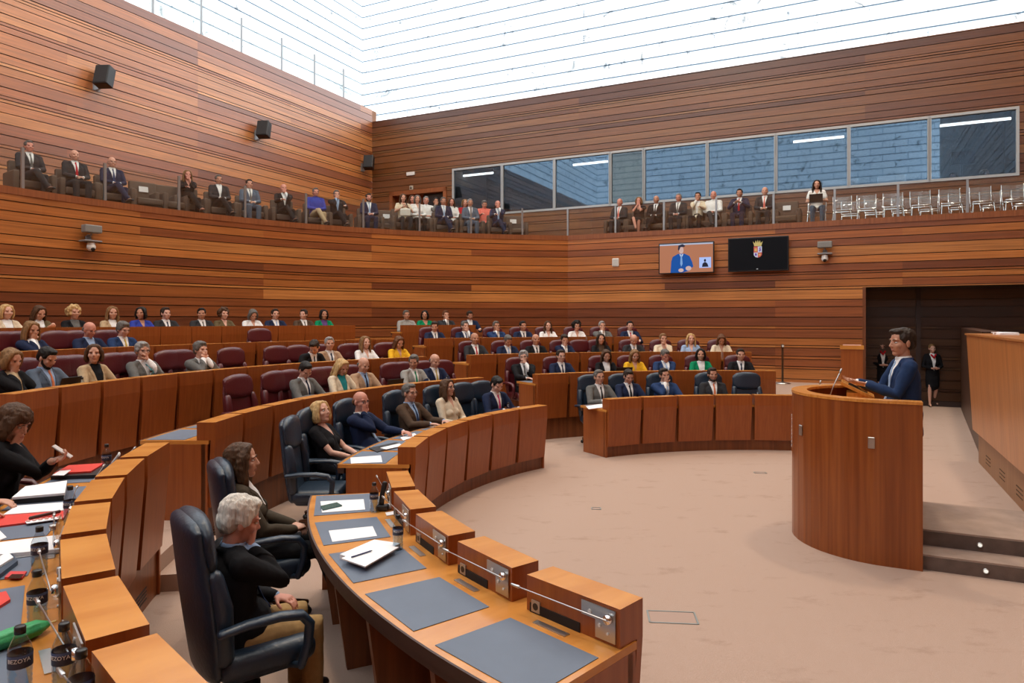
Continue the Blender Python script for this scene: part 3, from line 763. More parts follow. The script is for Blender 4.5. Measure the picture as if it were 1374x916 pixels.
me=bpy.data.meshes.new('ceiling'); P_=[rm(-18.2,-10,22),rm(5.45,-10,22),rm(5.45,23.2,22),rm(-18.2,23.2,22)]; me.from_pydata([tuple(p) for p in P_],[],[(0,1,2,3)]); o=link('ceiling',me,rf); o['kind']='structure'  # unseen roof sheet added, its translucency set to dim the top light
g=G(); P_=rm
rp(-18.2,UL-.03,-10,23.2,8.9,9.0,g); rp(UL,5.4,VB+.05,23.2,8.9,9.0,g); rp(UL,5.4,-10,-8.03,8.9,9.0,g); struct('floor_upper_walkway',g,mat('walkway_slab',(.5,.5,.5),.8))
# control room windows
wf=mat('window_frame_paint',(.42,.45,.47),.4)
for i in range(9):
    t='window_%d'%(i+1); a0,a1=mu[i],mu[i+1]
    g=G(); rp(a0+.04,a1-.04,VB+.02,VB+.035,WZ0+.04,WZ1-.04,g); pane=struct(t,g,BLINDGL if i==3 else WINGL)
    g=G(); f=.045
    rp(a0-f*.5,a0+f,VB-.04,VB+.06,WZ0-.02,WZ1+.02,g) 
    rp(a1-f,a1+f*.5,VB-.04,VB+.06,WZ0-.02,WZ1+.02,g); rp(a0+f,a1-f,VB-.04,VB+.06,WZ0-.02,WZ0+.05,g); rp(a0+f,a1-f,VB-.04,VB+.06,WZ1-.05,WZ1+.02,g)
    obj('window_frame',g,wf,pane)
    if i==3:
        g=G(); rp(a0+.04,a1-.04,VB+.12,VB+.14,WZ0,WZ1,g); obj('blind',g,mat('blind_fabric',(.20,.25,.25),.9),pane)
g=G(); inn_=mat('control_room_paint',(.22,.22,.21),.8)
rp(mu[0]-.3,mu[-1]+.3,24.4,24.5,4.6,8.4,g); rp(mu[0]-.3,mu[0]-.2,VB+.1,24.4,4.6,8.4,g); rp(mu[-1]+.2,mu[-1]+.3,VB+.1,24.4,4.6,8.4,g); rp(mu[0]-.3,mu[-1]+.3,VB+.1,24.4,4.9,5.0,g); rp(mu[0]-.3,mu[-1]+.3,VB+.1,24.4,8.1,8.2,g)
struct('wall_control_room',g,inn_)
tube_e=emis('tube_light',(1,1,.98),9)
for i,(x,y,w_) in enumerate(((641,234,42),(792,219,44),(1098,187,56),(1308,164,72))):
    vv=22.6; p=on_v(x,vv); zz=zat(p,y); uu=uof(p); dx=w_*p.y/F/.90/2
    t=thing('ceiling_tube_light',('leftmost','second from left','third from left','rightmost')[i]+' fluorescent tube glowing behind the control room glass','lamp',tuple(rm(uu,vv,zz)),0,'tube lights of the control room')
    g=G(); g.tube([-E2*dx,E2*dx],.035,n=8,cap=False); obj('tube',g,tube_e,t,True)
    g=G(); rp(uu-dx,uu+dx,vv-.06,vv+.06,zz+.04,8.1,g); obj('housing',g,GREYP,t,False,(rm(uu,vv,zz)))
# gallery door
g=G(); rp(dA,dB,VB+.5,VB+.6,GF,DZ,g); rp(dA-.02,dA+.12,VB-.05,VB+.5,GF,DZ+.02,g); rp(dB-.12,dB+.02,VB-.05,VB+.5,GF,DZ+.02,g); rp(dA-.02,dB+.02,VB-.05,VB+.5,DZ-.12,DZ+.04,g)
DR=struct('door_1',g,wood('door_wood',(.33,.105,.035),(.22,.065,.02),'z',.35))
g=G(); rp((dA*.45+dB*.55),dB-.12,VB+.2,VB+.24,GF,DZ-.12,g); obj('door_glass',g,mat('door_dark_glass',(.02,.02,.022),.15),DR)
# glass rail of the gallery, each pane with its post
def railpane(a,b,z0,h,label,grp,posts=True,hp=.8):
    mid=(a+b)/2; t=thing('glass_balustrade_panel',label,'glass balustrade',(mid.x,mid.y,z0),0,grp)
    d=(b-a).normalized(); n_=V((-d.y,d.x,0))*.006; g=G(); a1=a+d*.04; b1=b-d*.04
    Q=[a1-n_,b1-n_,b1+n_,a1+n_]; g.prism([(q.x,q.y) for q in Q],z0,z0+h-.04); obj('pane',g,GLASS,t,False,(mid.x,mid.y,z0))
    if posts:
        g=G(); g.box((a.x,a.y,z0+hp/2),(.05,.05,hp),Matrix.Rotation(math.atan2(d.y,d.x),3,'Z')); obj('post',g,mat('rail_post',(.33,.34,.35),.35,.7),t,False,(mid.x,mid.y,z0))
pxs=[-60,35,144,242,330,411,486,560,628,696]; 
A=[]
for x in pxs:
    a=a_of(x,wr(140)+.0,200); A.append(pol(wr(a)+.07,a))
A.append(pol(wr(RT[0][0])+.07,RT[0][0]))
for i in range(len(A)-1):
    railpane(A[i],A[i+1],LZ,.8,'clear glass rail panel with steel post, %s along the curved gallery ledge'%('leftmost','second','third','fourth','fifth','sixth','seventh','eighth','ninth','last')[i],'glass panels of the curved gallery rail')
xs=[762,826,891,961,1038,1120,1205,1298,1400]
for i in range(len(xs)-1):
    railpane(on_v(xs[i],VL+.07),on_v(xs[i+1],VL+.07),LZ,.8,'clear glass rail panel with steel post, %s along the straight gallery ledge'%('first','second','third','fourth','fifth','sixth','seventh','eighth')[i],'glass panels of the straight gallery rail')
# glass rail on top of the left wall
tx=[150,205,270,324,378,422,461,497]
for i in range(len(tx)-1):
    railpane(on_u(tx[i],UL-.12),on_u(tx[i+1],UL-.12),TOPZ,1.15,'tall glass panel with thin steel post, %s on top of the high left wall'%('first','second','third','fourth','fifth','sixth','seventh')[i],'glass panels on top of the left wall',True,1.1)
# wall loudspeakers (left wall)
for i,(x,y) in enumerate(((140,103),(354,174),(495,218))):
    p=on_u(x,UL+.32); zz=zat(p,y)
    t=thing('wall_loudspeaker',('black box loudspeaker nearest the camera high on the left wall','black box loudspeaker halfway along the high left wall','black box loudspeaker by the far corner of the left wall')[i],'loudspeaker',(p.x,p.y,zz),0,'loudspeakers on the left wall')
    M=Matrix.Rotation(math.atan2(E1.y,E1.x)-1.2,3,'Z')@Matrix.Rotation(-.25,3,'X')
    g=G(); g.rbox((0,0,0),(.36,.26,.50),.02,M,2); obj('cabinet',g,BLACKP,t)
    g=G(); g.rbox(M@V((0,-.135,0)),(.32,.02,.46),.006,M,1); obj('grille',g,mat('speaker_grille',(.02,.02,.022),.7,bump=.4,bscale=300),t)
    g=G(); q=-E2; g.tube([M@V((0,.1,-.1)),V((q.x*.22,q.y*.22,-.28)),V((q.x*.31,q.y*.31,-.28))],.025,n=8); g.box(V((q.x*.31,q.y*.31,-.15)),(.05,.16,.3),Matrix.Rotation(math.atan2(E2.y,E2.x),3,'Z')); obj('bracket',g,mat('bracket_grey',(.4,.4,.4),.4,.5),t)
# remote cameras under little lamps
def ptz(p,nrm,label,z1,z2):
    t=thing('dome_camera',label,'camera',(p.x,p.y,z2),0,'remote cameras on the walls'); n_=V((nrm[0],nrm[1],0)); rt=V((-n_.y,n_.x,0)); Rz=Matrix((rt,n_,V((0,0,1)))).transposed()
    g=G(); g.rbox(n_*.12,(.34,.26,.03),.008,Rz,1); g.box(n_*.02+V((0,0,.04)),(.10,.05,.14),Rz); obj('shelf',g,GREYP,t)
    g=G(); g.lathe(n_*.14+V((0,0,-.02)),[(.06,0),(.075,-.02),(.075,-.07),(.05,-.1)],16); g.ell(n_*.14+V((0,0,-.12)),(.085,.085,.085),None,16,10); obj('housing',g,WHITEP,t,True)
    g=G(); d=(n_*.8+V((0,0,-.6))).normalized(); c=n_*.14+V((0,0,-.12)); g.tube([c+d*.06,c+d*.105],.038,n=12,cap=False); obj('lens',g,BLACKP,t,True)
    t=thing('wall_floodlight',label.replace('white dome camera','grey floodlight above the dome camera'),'floodlight',(p.x,p.y,z1),0,'small floodlights on the walls')
    g=G(); g.rbox(n_*.16,(.34,.18,.16),.02,Rz,2); obj('head',g,mat('floodlight_grey',(.22,.22,.21),.5),t)
    g=G(); g.tube([n_*.0+V((0,0,-.12)),n_*.14+V((0,0,-.12)),n_*.14+V((0,0,-.05))],.02,n=8); obj('arm',g,GREYP,t)
a=a_of(117,wr(150)-.02,200); p=pol(wr(a)-.03,a); ptz(p,inn(p.x,p.y),'white dome camera on the curved wall at the left',zat(p,308),zat(p,324))
p=on_v(1107,VL-.03); ptz(p,nin,'white dome camera on the wall right of the black screen',zat(p,329),zat(p,341))
p=on_v(826,VL-.03); t=thing('wall_speaker','small white box on the wall left of the lit screen','wall speaker',(p.x,p.y,zat(p,352)))
MW=Matrix((E2,E1,V((0,0,1)))).transposed()
g=G(); g.rbox(V((0,0,0)),(.20,.06,.24),.02,MW,2); obj('cover',g,WHITEP,t); g=G(); g.rbox(-E1*.032,(.15,.01,.19),.003,MW,1); obj('grille',g,mat('white_grille',(.55,.55,.53),.6),t)
p=on_v(551,VB-.04); t=thing('notice_plate','small white plate above the gallery door','sign',(p.x,p.y,zat(p,233))); g=G(); g.rbox((0,0,0),(.36,.05,.13),.01,MW,1); obj('plate',g,WHITEP,t)
p=on_v(552,VB-.04); t=thing('alarm_box','small square alarm box just above the gallery door frame','alarm',(p.x,p.y,zat(p,252))); g=G(); g.rbox((0,0,0),(.15,.06,.16),.01,MW,1); obj('case',g,mat('alarm_case',(.5,.45,.36),.5),t); g=G(); g.ell(-E1*.03,(.05,.03,.05),MW); obj('lens',g,mat('alarm_lens',(.12,.10,.08),.3),t,True)
# screens
def quadface(g,pts,c,off): # pts in screen plane (x right, z up)
    g.add([c+E2*x+V((0,0,z))-E1*off for x,z in pts],[tuple(range(len(pts)))])
p1,p2=on_v(884,VL-.22),on_v(958.5,VL-.22)
def screen(x0,x1,ya,yb,label,tilt=.0):
    a,b_=on_v(x0,VL-.2),on_v(x1,VL-.2); c=(a+b_)/2; w=(b_-a).length; z1=zat(a,ya); z0=zat(a,yb); c.z=(z0+z1)/2
    t=thing('wall_screen',label,'television',tuple(c),0,'wall screens'); h=z1-z0
    g=G(); g.rbox((0,0,0),(w,.06,h),.01,MW,1); obj('casing',g,mat('screen_casing',(.01,.01,.011),.3),t)
    g=G(); g.box(E1*.1,(.3,.16,.3),MW); obj('mount',g,GREYP,t); return t,w,h
t,w,h=screen(884,958.5,327,368,'wall screen showing a man in a blue suit speaking')
w-=.06;h-=.06; Z=V((0,0,0))
def pic(name,polys,col,off,s=1.0,par=t):
    g=G(); 
    for pp in polys: quadface(g,[(x*w/2,z*h/2) for x,z in pp],Z,off)
    return obj(name,g,emis('screen_'+name,col,s),par)
def circ(cx,cz,rx,rz,n=16): return [(cx+rx*math.cos(2*PI*i/n),cz+rz*math.sin(2*PI*i/n)) for i in range(n)]
pic('display',[[(-1,-1),(1,-1),(1,1),(-1,1)]],(.55,.22,.12),.032)
pic('picture_ceiling_strip',[[(-1,.90),(1,.90),(1,1),(-1,1)]],(.55,.6,.75),.033)
pic('picture_suit',[[(-.58,-1),(-.55,-.2),(-.50,.10),(-.30,.30),(-.05,.30),(.14,.12),(.24,-.30),(.28,-.6),(.1,-.9),(-.1,-1)]],(.01,.10,.42),.034)
pic('picture_face',[circ(-.17,.55,.085,.26)],(.75,.52,.48),.036)
pic('picture_hand',[circ(-.18,-.84,.10,.13)],(.75,.52,.48),.036)
pic('picture_hand',[circ(.10,-.72,.11,.16)],(.75,.52,.48),.0362)
pic('picture_hair',[[(-.30,.62),(-.28,.88),(-.12,.97),(-.02,.84),(-.06,.76),(-.20,.76),(-.26,.5)]],(.03,.03,.06),.037)
pic('picture_shirt',[[(-.24,.30),(-.17,-.05),(-.09,.30),(-.17,.22)]],(.8,.85,.95),.0365)
pic('picture_tie',[[(-.19,.24),(-.15,.24),(-.12,-.4),(-.17,-.6),(-.21,-.4)]],(.25,.45,.8),.038)
pic('picture_inset',[[(.50,-.72),(.93,-.72),(.93,.0),(.50,.0)]],(.42,.55,.95),.035,1.2)
pic('picture_interpreter',[circ(.71,-.22,.04,.10),[(.60,-.66),(.62,-.44),(.68,-.34),(.74,-.34),(.80,-.44),(.84,-.66)]],(.02,.02,.04),.037)
t2,w,h=screen(977,1058.5,320,365,'black wall screen showing a coloured crest')
w-=.06;h-=.06
pic('display',[[(-1,-1),(1,-1),(1,1),(-1,1)]],(.0015,.002,.004),.032,1,t2)
pic('crest_red_quarters',[[(-.14,.10),(0,.10),(0,.48),(-.14,.48)],[(0,-.22),(.08,-.18),(.14,-.06),(.14,.10),(0,.10)]],(.62,.12,.10),.034,1,t2)
pic('crest_white_quarters',[[(0,.10),(.14,.10),(.14,.48),(0,.48)],[(-.14,-.06),(-.08,-.18),(0,-.22),(0,.10),(-.14,.10)]],(.62,.62,.75),.034,1,t2)
pic('crest_lions',[[(.04,.18),(.08,.16),(.11,.24),(.09,.34),(.11,.42),(.05,.40),(.06,.30)],[(-.10,-.08),(-.05,-.12),(-.03,-.02),(-.05,.05),(-.09,.06)]],(.16,.05,.35),.036,1,t2)
pic('crest_castles',[[(-.11,.18),(-.03,.18),(-.03,.38),(-.05,.34),(-.07,.40),(-.09,.34),(-.11,.38)],[(.03,-.10),(.10,-.08),(.10,.04),(.065,.0),(.03,.04)]],(.75,.45,.12),.036,1,t2)
pic('crest_crown',[[(-.12,.50),(.12,.50),(.17,.80),(.10,.68),(.07,.86),(.03,.70),(0,.90),(-.03,.70),(-.07,.86),(-.10,.68),(-.17,.80)]],(.65,.5,.18),.034,1,t2)
pic('logo',[circ(-.02,-.93,.035,.025)],(.6,.6,.6),.034,1,t2)
# ------------------------------------------------------------------ writing
def text_mesh(body,size):
    cu=bpy.data.curves.new('t','FONT'); cu.body=body; cu.size=size; cu.align_x='CENTER'; cu.extrude=.0004; cu.resolution_u=2
    o=bpy.data.objects.new('t',cu); COL.objects.link(o); dg=bpy.context.evaluated_depsgraph_get(); dg.update()
    me=bpy.data.meshes.new_from_object(o.evaluated_get(dg)); bpy.data.objects.remove(o); return me
# ------------------------------------------------------------------ desks
DESKTOP={}
def er(a): return V((math.cos(R(a)),math.sin(R(a)),0))
def et(a): return V((-math.sin(R(a)),math.cos(R(a)),0))
def desk_block(k,a0,a1,n,label,group,detail=False,pads=True,zl=None,gap=.55,vents=()):
    r=RN[k]; zf=ZN[k]; zl=(ZN[k-1] if k else 0.0) if zl is None else zl
    mid=(a0+a1)/2; org=pol(r+.4,mid,zl)
    t=thing('curved_desk',label,'desk',tuple(org),0,group); wd=.76 if k==0 else .70
    g=G(); g.arc(r+.06,r+wd,a0,a1,zf+.715,zf+.75); obj('worktop',g,DESKT,t,False,org)
    g=G(); g.arc(r+wd,r+wd+.012,a0,a1,zf+.70,zf+.752); g.arc(r+wd-.06,r+wd,a0,a1,zf+.66,zf+.714); obj('edge_band',g,DARKW,t,False,org)
    g=G(); g.arc(r+.09,r+.13,a0,a1,zl,zf+.715); obj('plinth',g,DESKD,t,False,org)
    for e,sg in ((a0,1),(a1,-1)):
        g=G(); da=math.degrees(.03/(r+.4))*sg; g.arc(r+.07,r+wd-.08,min(e,e+da),max(e,e+da),zf if k==0 else zl,zf+.714); obj('end_panel',g,DESKV,t,False,org)
    p=(a1-a0)/n
    for i in range(n):
        ua,ub=a0+p*i+gap*.5*4.84/r,a0+p*(i+1)-gap*.5*4.84/r
        if i==0: ua=a0+.1
        if i==n-1: ub=a1-.1
        um=(ua+ub)/2; zt=zf+.92; zb=zf+(.17 if k==0 else .11)
        g=G(); d=.175
        A,B=pol(r,ua),pol(r,ub); C_,D_=pol(r+d,ub),pol(r+d,ua)
        up=lambda q,z: V((q.x,q.y,z))
        if detail:       # box with an open slot under it on the seat side
            g.add([up(A,zf+.751),up(B,zf+.751),up(C_,zf+.751),up(D_,zf+.751),up(A,zt),up(B,zt),up(C_,zt),up(D_,zt)],[(3,2,1,0),(0,1,5,4),(1,2,6,5),(2,3,7,6),(3,0,4,7)])
        else: g.add([up(A,zf+.751),up(B,zf+.751),up(C_,zf+.751),up(D_,zf+.751),up(A,zt),up(B,zt),up(C_,zt),up(D_,zt)],[(3,2,1,0),(0,1,5,4),(1,2,6,5),(2,3,7,6),(3,0,4,7)])
        g.cm=1; g.add([up(A,zt),up(B,zt),up(C_,zt),up(D_,zt)],[(0,1,2,3)]); g.cm=0
        Ai,Bi=pol(r+.045,ua),pol(r+.045,ub); A2,B2=pol(r+.05,ua+.12),pol(r+.05,ub-.12); A3,B3=pol(r+.085,ua+.12),pol(r+.085,ub-.12)
        g.hexa([up(A2,zb),up(B2,zb),up(B3,zb),up(A3,zb),up(A,zf+.752),up(B,zf+.752),up(Bi,zf+.752),up(Ai,zf+.752)])
        bx=obj('console_box',g,[DESKV,DESKT],t,False,org)
        if pads:
            g=G(); g.arc(r+.30,r+wd-.035,ua+.25*4.84/r,ub-.25*4.84/r,zf+.7505,zf+.7535,3); obj('desk_pad',g,PADM,t,False,org)
        if detail:
            c=pol(r+d,um); w=(C_-D_).length; T=et(um); O=er(um); Z=V((0,0,1)); M=Matrix((T,O,Z)).transposed()
            P=lambda x,o,z: c+T*x+O*(o-.003)+Z*(zf+.75+z)
            # offset the chord: the box back face is a straight chord
            off=((C_+D_)/2-c).dot(O); P=lambda x,o,z: c+T*x+O*(off+o)+Z*(zf+.75+z)
            g=G(); g.box(P(-.10,.002,.022),(w*.56,.006,.044),M); obj('document_slot',g,mat('slot_dark',(.012,.006,.004),.8),bx,False,org)
            g=G(); q=M; g.box(P(w*.5-.115,.006,.125),(.19,.006,.062),q); g.box(P(w*.5-.075,.006,.060),(.11,.006,.088),q); obj('control_plate',g,STEEL,bx,False,org)
            for (x,z,rr_) in ((-.16,.118,.010),(-.105,.075,.008),(-.06,.05,.006)):
                g=G(); g.tube([P(w*.5+x,.008,z),P(w*.5+x,.014,z)],rr_,n=10,cap=False); obj('button',g,WHITEP,bx,False,org)
            g=G(); g.tube([P(w*.5-.05,.010,.118),P(w*.5-.05,.032,.118)],.020,n=14,cap=False); obj('swivel',g,CHROME,bx,True,org)
            g=G(); a_=P(w*.5-.05,.034,.118); b_=P(-w*.5+.02,.075,.135); g.tube([a_,a_*.6+b_*.4,b_],.0030,n=6); g.tube([b_,b_+(b_-a_).normalized()*.045],[.0080,.006],n=8); obj('microphone',g,STEEL,bx,True,org)
            g=G(); g.box(P(-w*.5+.065,.005,.035),(.055,.006,.055),q); obj('socket',g,mat('socket_plate',(.45,.42,.38),.4,.6),bx,False,org)
            g=G(); g.tube([P(-w*.5+.065,.008,.035),P(-w*.5+.065,.010,.035)],.017,n=12,cap=False); obj('socket_hole',g,BLACKP,bx,False,org)
            g=G(); s0=pol(r+.235,um,zf+.752); g.box(s0-T*.06,(.20,.035,.004),M); obj('cable_cover',g,STEEL,t,False,org)
    for i in range(1,n) if (k==0 and detail) else ():
        a=a0+p*i; g=G(); T=et(a)*.02
        q=[pol(r+.13,a,0),pol(r+.60,a,0)]; q2=[pol(r+.13,a,.714),pol(r+.70,a,.714)]
        g.hexa([q[0]-T,q[1]-T,q[1]+T,q[0]+T,q2[0]-T,q2[1]-T,q2[1]+T,q2[0]+T]); obj('support_panel',g,DESKD,t,False,org)
    for a in vents:
        g=G()
        for j in range(4):
            z=zl+.07+j*.028; c=pol(r+.088,a,z); T=et(a); M=Matrix((T,er(a),V((0,0,1)))).transposed(); g.box(c,(.26,.006,.010),M)
        obj('vent_louvre',g,mat('vent_dark',(.02,.01,.006),.7),t,False,org)
    return t
desk_block(0,190.8,226.8,5,'curved wooden front desk nearest the camera with five raised console boxes','curved front row desks',True,gap=1.3)
desk_block(0,134.3,178.4,6,'curved wooden front desk in the middle where the blonde woman in black sits','curved front row desks')
desk_block(0,81.3,119.6,5,'curved wooden front desk at the right, beside the round podium','curved front row desks')
desk_block(1,189.6,226.8,7,'curved second row desk at the bottom left, covered with bottles and folders','curved second row desks',True,gap=1.0,vents=(193,199))
desk_block(1,130.6,180.6,9,'curved second row desk in the middle, behind the blue chairs','curved second row desks',vents=(172,178))
desk_block(1,80.2,121.0,7,'curved second row desk at the right, ending near the rope post','curved second row desks')
desk_block(2,130.2,181.3,12,'curved third row desk at the left with the bearded man behind it','curved third row desks',pads=False)
desk_block(2,81.2,123.8,10,'curved third row desk at the right behind the woman in green jacket','curved third row desks',pads=False)
desk_block(3,127.4,181.6,15,'curved fourth row desk at the left with the bald man in navy','curved fourth row desks',pads=False)
desk_block(3,94.4,124.0,8,'curved fourth row desk at the right under the straight wall','curved fourth row desks',pads=False)
desk_block(4,128.4,181.8,18,'long curved top row desk at the left','curved top row desks',pads=False,gap=.1)
desk_block(4,113.4,122.8,3,'short top row desk with four people behind it','curved top row desks',pads=False,gap=.1)
# ------------------------------------------------------------------ chairs
def proto_chair(m,label,group,blue=True):
    t=thing('swivel_armchair',label,'chair',(0,0,0),0,group); hb=1.20 if blue else 1.16; w=.56 if blue else .58
    g=G(); g.rbox((0,.06,.435),(w-.04,.50,.13),.055,None,4); g.rbox((0,.06,.375),(w-.12,.42,.06),.02,None,2); link('seat',remesh(g,.016,2),m,t)
    L=Matrix.Rotation(.13,3,'X')
    def bp(x,y,z): v=L@V((0,y,z-.45)); return V((x,v.y-.19,v.z+.45))
    def arcb(z0,z1,th,ww,yo):
        gg=G(); P=[];Rr=[]
        n=7
        for i in range(n):
            z=z0+(z1-z0)*i/(n-1); P.append(bp(0,yo,z)); e=min(1,1.0-((abs(i-(n-1)/2)/((n-1)/2))**6)*.10); Rr.append((ww/2*e,th/2))
        gg.tube(P,Rr,side=(1,0,0),n=24); return gg
    g=G(); n=9; P=[];Rr=[]
    for i in range(n):
        q=i/(n-1); z=.40+(hb-.06-.40)*q; ww=w*(.86+.14*math.sin(PI*min(1,q*1.1))); P.append(bp(0,0,z)); Rr.append((ww/2,.055))
    g.tube(P,Rr,side=(1,0,0),n=28); link('backrest',remesh(g,.018,2),m,t)
    g=arcb(hb-.27,hb-.055,.12,w*.93,.035); link('headrest',remesh(g,.016,2),m,t)
    for s in (1,-1):
        g=G(); g.tube([bp(s*w*.40,.035,.50),bp(s*w*.43,.05,.75),bp(s*w*.40,.04,hb-.30)],[(.045,.05),(.05,.055),(.045,.045)],side=(1,0,0),n=10); obj('side_bolster',g,m,t,True)
    for s in (1,-1):
        x=s*(w/2+.035)
        g=G(); g.tube([(x,-.20,.66),(x,-.08,.675),(x,.08,.675),(x,.19,.655),(x,.235,.60),(x,.225,.50),(x,.19,.40)],[(.030,.022),(.036,.022),(.038,.024),(.036,.026),(.030,.026),(.026,.024),(.024,.022)],side=(1,0,0),n=12)
        g.tube([(x,.19,.40),(s*.2,.16,.37)],.018,n=8); obj('armrest',g,m,t,True)
    g=G(); g.lathe((0,.04,0),[(.05,.12),(.05,.24),(.03,.25),(.03,.36)],16); obj('gas_column',g,BLACKP,t,True)
    g=G(); g.box((0,.04,.35),(.2,.24,.035)); obj('mechanism',g,BLACKP,t)
    for i in range(5):
        a=2*PI*i/5+.3; d=V((math.cos(a),math.sin(a),0)); c=V((0,.04,0))
        g=G(); g.tube([c+d*.03+V((0,0,.14)),c+d*.16+V((0,0,.12)),c+d*.30+V((0,0,.085))],[(.028,.026),(.024,.018),(.020,.014)],side=(0,0,1),n=8)
        lgm=mat('chair_foot_wood',(.12,.045,.018),.35) if blue else BLACKP
        lo=obj('leg',g,lgm,t,True)
        g=G(); q=d.cross(V((0,0,1))); e=c+d*.30+V((0,0,.031)); 
        for s in (1,-1): g.tube([e+q*s*.010,e+q*s*.030],.028,n=10,cap=False)
        g.tube([e,e+V((0,0,.05))],.008,n=6); obj('caster',g,BLACKP,lo,True)
    return t
BLU=proto_chair(LEATHB,'x','blue swivel armchairs of the front row',True)
RED=proto_chair(LEATHR,'x','burgundy swivel armchairs',False)
USED={'b':False,'r':False}
ORD=['front row','second row','third row','fourth row','top row']
def chair(k,a,label,turn=0,dr=0):
    root,key=(BLU,'b') if k==0 else (RED,'r'); p=pol(RN[k]+1.14+dr,a,ZN[k]); rz=R(a+180-90+turn)
    grp='blue swivel armchairs of the front row' if k==0 else 'burgundy armchairs of the '+ORD[k]
    if not USED[key]:
        USED[key]=True; root.location=p; root.rotation_euler=(0,0,rz); root['label']=label; root['group']=grp; return root
    return dup(root,p,rz,label,grp)
# ------------------------------------------------------------------ podium
def upath(Rd,ext=.57,nn=22):
    c=(.31,7.72); P=[(ext,c[1]-Rd)]
    for i in range(nn+1):
        a=-PI/2-PI*i/nn; P.append((c[0]+Rd*math.cos(a),c[1]+Rd*math.sin(a)))
    P.append((ext,c[1]+Rd)); return [rm(u,v) for u,v in P]
def ring(g,Po,Pi,z0,z1):
    n=len(Po); vs=[]
    for o_,i_ in zip(Po,Pi): vs+=[(o_.x,o_.y,z0),(i_.x,i_.y,z0),(i_.x,i_.y,z1),(o_.x,o_.y,z1)]
    fs=[]
    for i in range(n-1):
        for j in range(4): fs.append((i*4+j,i*4+(j+1)%4,(i+1)*4+(j+1)%4,(i+1)*4+j))
    fs+=[(3,2,1,0),tuple((n-1)*4+j for j in range(4))]; g.add(vs,fs)
pc=rm(.1,7.72); pt=thing('podium','round-fronted wooden podium where the man in a blue suit is speaking','podium',(pc.x,pc.y,0))
g=G(); ring(g,upath(.84),upath(.79),0,1.425); obj('curved_front',g,PODW,pt,False,pc)
g=G(); ring(g,upath(.845),upath(.70),1.425,1.45); obj('rim',g,DESKT,pt,False,pc)
g=G(); P=upath(.785,.40); g.prism([(p.x,p.y) for p in P],1.27,1.30); obj('desktop',g,DESKT,pt,False,pc)
MW=Matrix((E2,E1,V((0,0,1)))).transposed()
q=px(1150,522,1.425); Mx=MW@Matrix.Rotation(.45,3,'Y')
g=G(); g.box(q,(.34,.38,.03),Mx); g.box(V((q.x,q.y,1.345)),(.20,.32,.11),MW); obj('reading_slope',g,DESKT,pt,False,pc)
g=G(); g.box(q+Mx@V((.0,.0,.018)),(.20,.24,.008),Mx); obj('screen',g,mat('podium_screen',(.006,.007,.008),.12),pt,False,pc)
for (x,y,x2,y2) in ((1112,535,1127,500),(1096,532,1100,516)):
    b_=px(x,y,1.31); Y=b_.y; tp=V(((x2-CX)*(Y)/F,Y,H+(HY-y2)*Y/F)); g=G(); g.tube([b_,b_*.5+tp*.5+V((.0,0,.02)),tp],.006,n=8); g.tube([tp,tp+(tp-b_).normalized()*.04],.010,n=8); g.lathe(b_,[(.03,-.01),(.03,.01),(.012,.02)],12); obj('microphone',g,STEEL,pt,True,pc)
for (x,y) in ((1075,577),(1169,594)):
    best=min(upath(.846,.57,60),key=lambda p:abs(CX+p.x/p.y*F-x)+(50 if p.y>7.25 else 0)); n_=(best-rm(.31,7.72)); n_.z=0; n_.normalize(); M=Matrix((V((-n_.y,n_.x,0)),n_,V((0,0,1)))).transposed()
    g=G(); g.rbox((best.x,best.y,zat(best,y)),(.055,.012,.10),.004,M,1); obj('metal_plate',g,STEEL,pt,False,pc)
# presidency bench
pr=thing('presidency_bench','tall slanted wooden presidency bench at the right edge','bench desk',(rm(2.3,10.5).x,rm(2.3,10.5).y,0)); po=rm(2.3,10.5)
g=G(); a,b_,c,d=rm(1.70,12.6),rm(1.70,8.36),rm(1.78,8.36),rm(1.78,12.6); a2,b2,c2,d2=rm(1.62,12.6),rm(1.62,8.36),rm(1.80,8.36),rm(1.80,12.6)
up=lambda q,z: V((q.x,q.y,z))
g.hexa([up(a,.49),up(b_,.49),up(c,.49),up(d,.49),up(a2,1.93),up(b2,1.93),up(c2,1.93),up(d2,1.93)]); obj('front_panel',g,PRESW,pr,False,po)
g=G(); rp(1.77,1.83,8.36,12.55,0,.50,g); obj('plinth',g,wood('presidency_plinth_wood',(.33,.17,.08),(.24,.11,.05),'z',.5),pr,False,po)
g=G(); rp(1.60,2.5,8.36,12.62,1.93,1.955,g); obj('worktop',g,PRESW,pr,False,po)
g=G(); rp(1.80,2.5,12.45,12.56,0,1.93,g); obj('end_panel',g,DESKD,pr,False,po)
for v in (11.6,10.6,9.6):
    g=G()
    for i in range(5):
        for j in range(3): g.box(up(rm(1.766,v+i*.07),.12+j*.05),(.006,.045,.012),MW)
    obj('vent_grille',g,mat('vent_dark2',(.12,.07,.04),.7),pr,False,po)
g=G(); w1=[rm(1.84,12.75),rm(2.46,20.0),rm(2.7,20.0),rm(2.1,12.75)]; g.prism([(p.x,p.y) for p in w1],0,1.98); 
sb=obj('partition_screen',g,mat('shade_dark_wood',(.055,.022,.011),.4,vary=.2,vscale=3,stretch=(4,4,.4))); w0=(w1[0]+w1[1])/2  # wood colour darkened for the shade behind the bench
tag(sb,'shade-darkened wooden partition behind the presidency bench','partition')
g=G(); c=rm(1.95,11.6); 
t=thing('paper_stack','white papers lying on top of the presidency bench','papers',(c.x,c.y,1.955)); g.box((0,0,.012),(.22,.5,.024),MW); g.box((.0,.02,.03),(.20,.30,.012),MW@Matrix.Rotation(.3,3,'Z')); obj('sheet',g,PAPER,t)
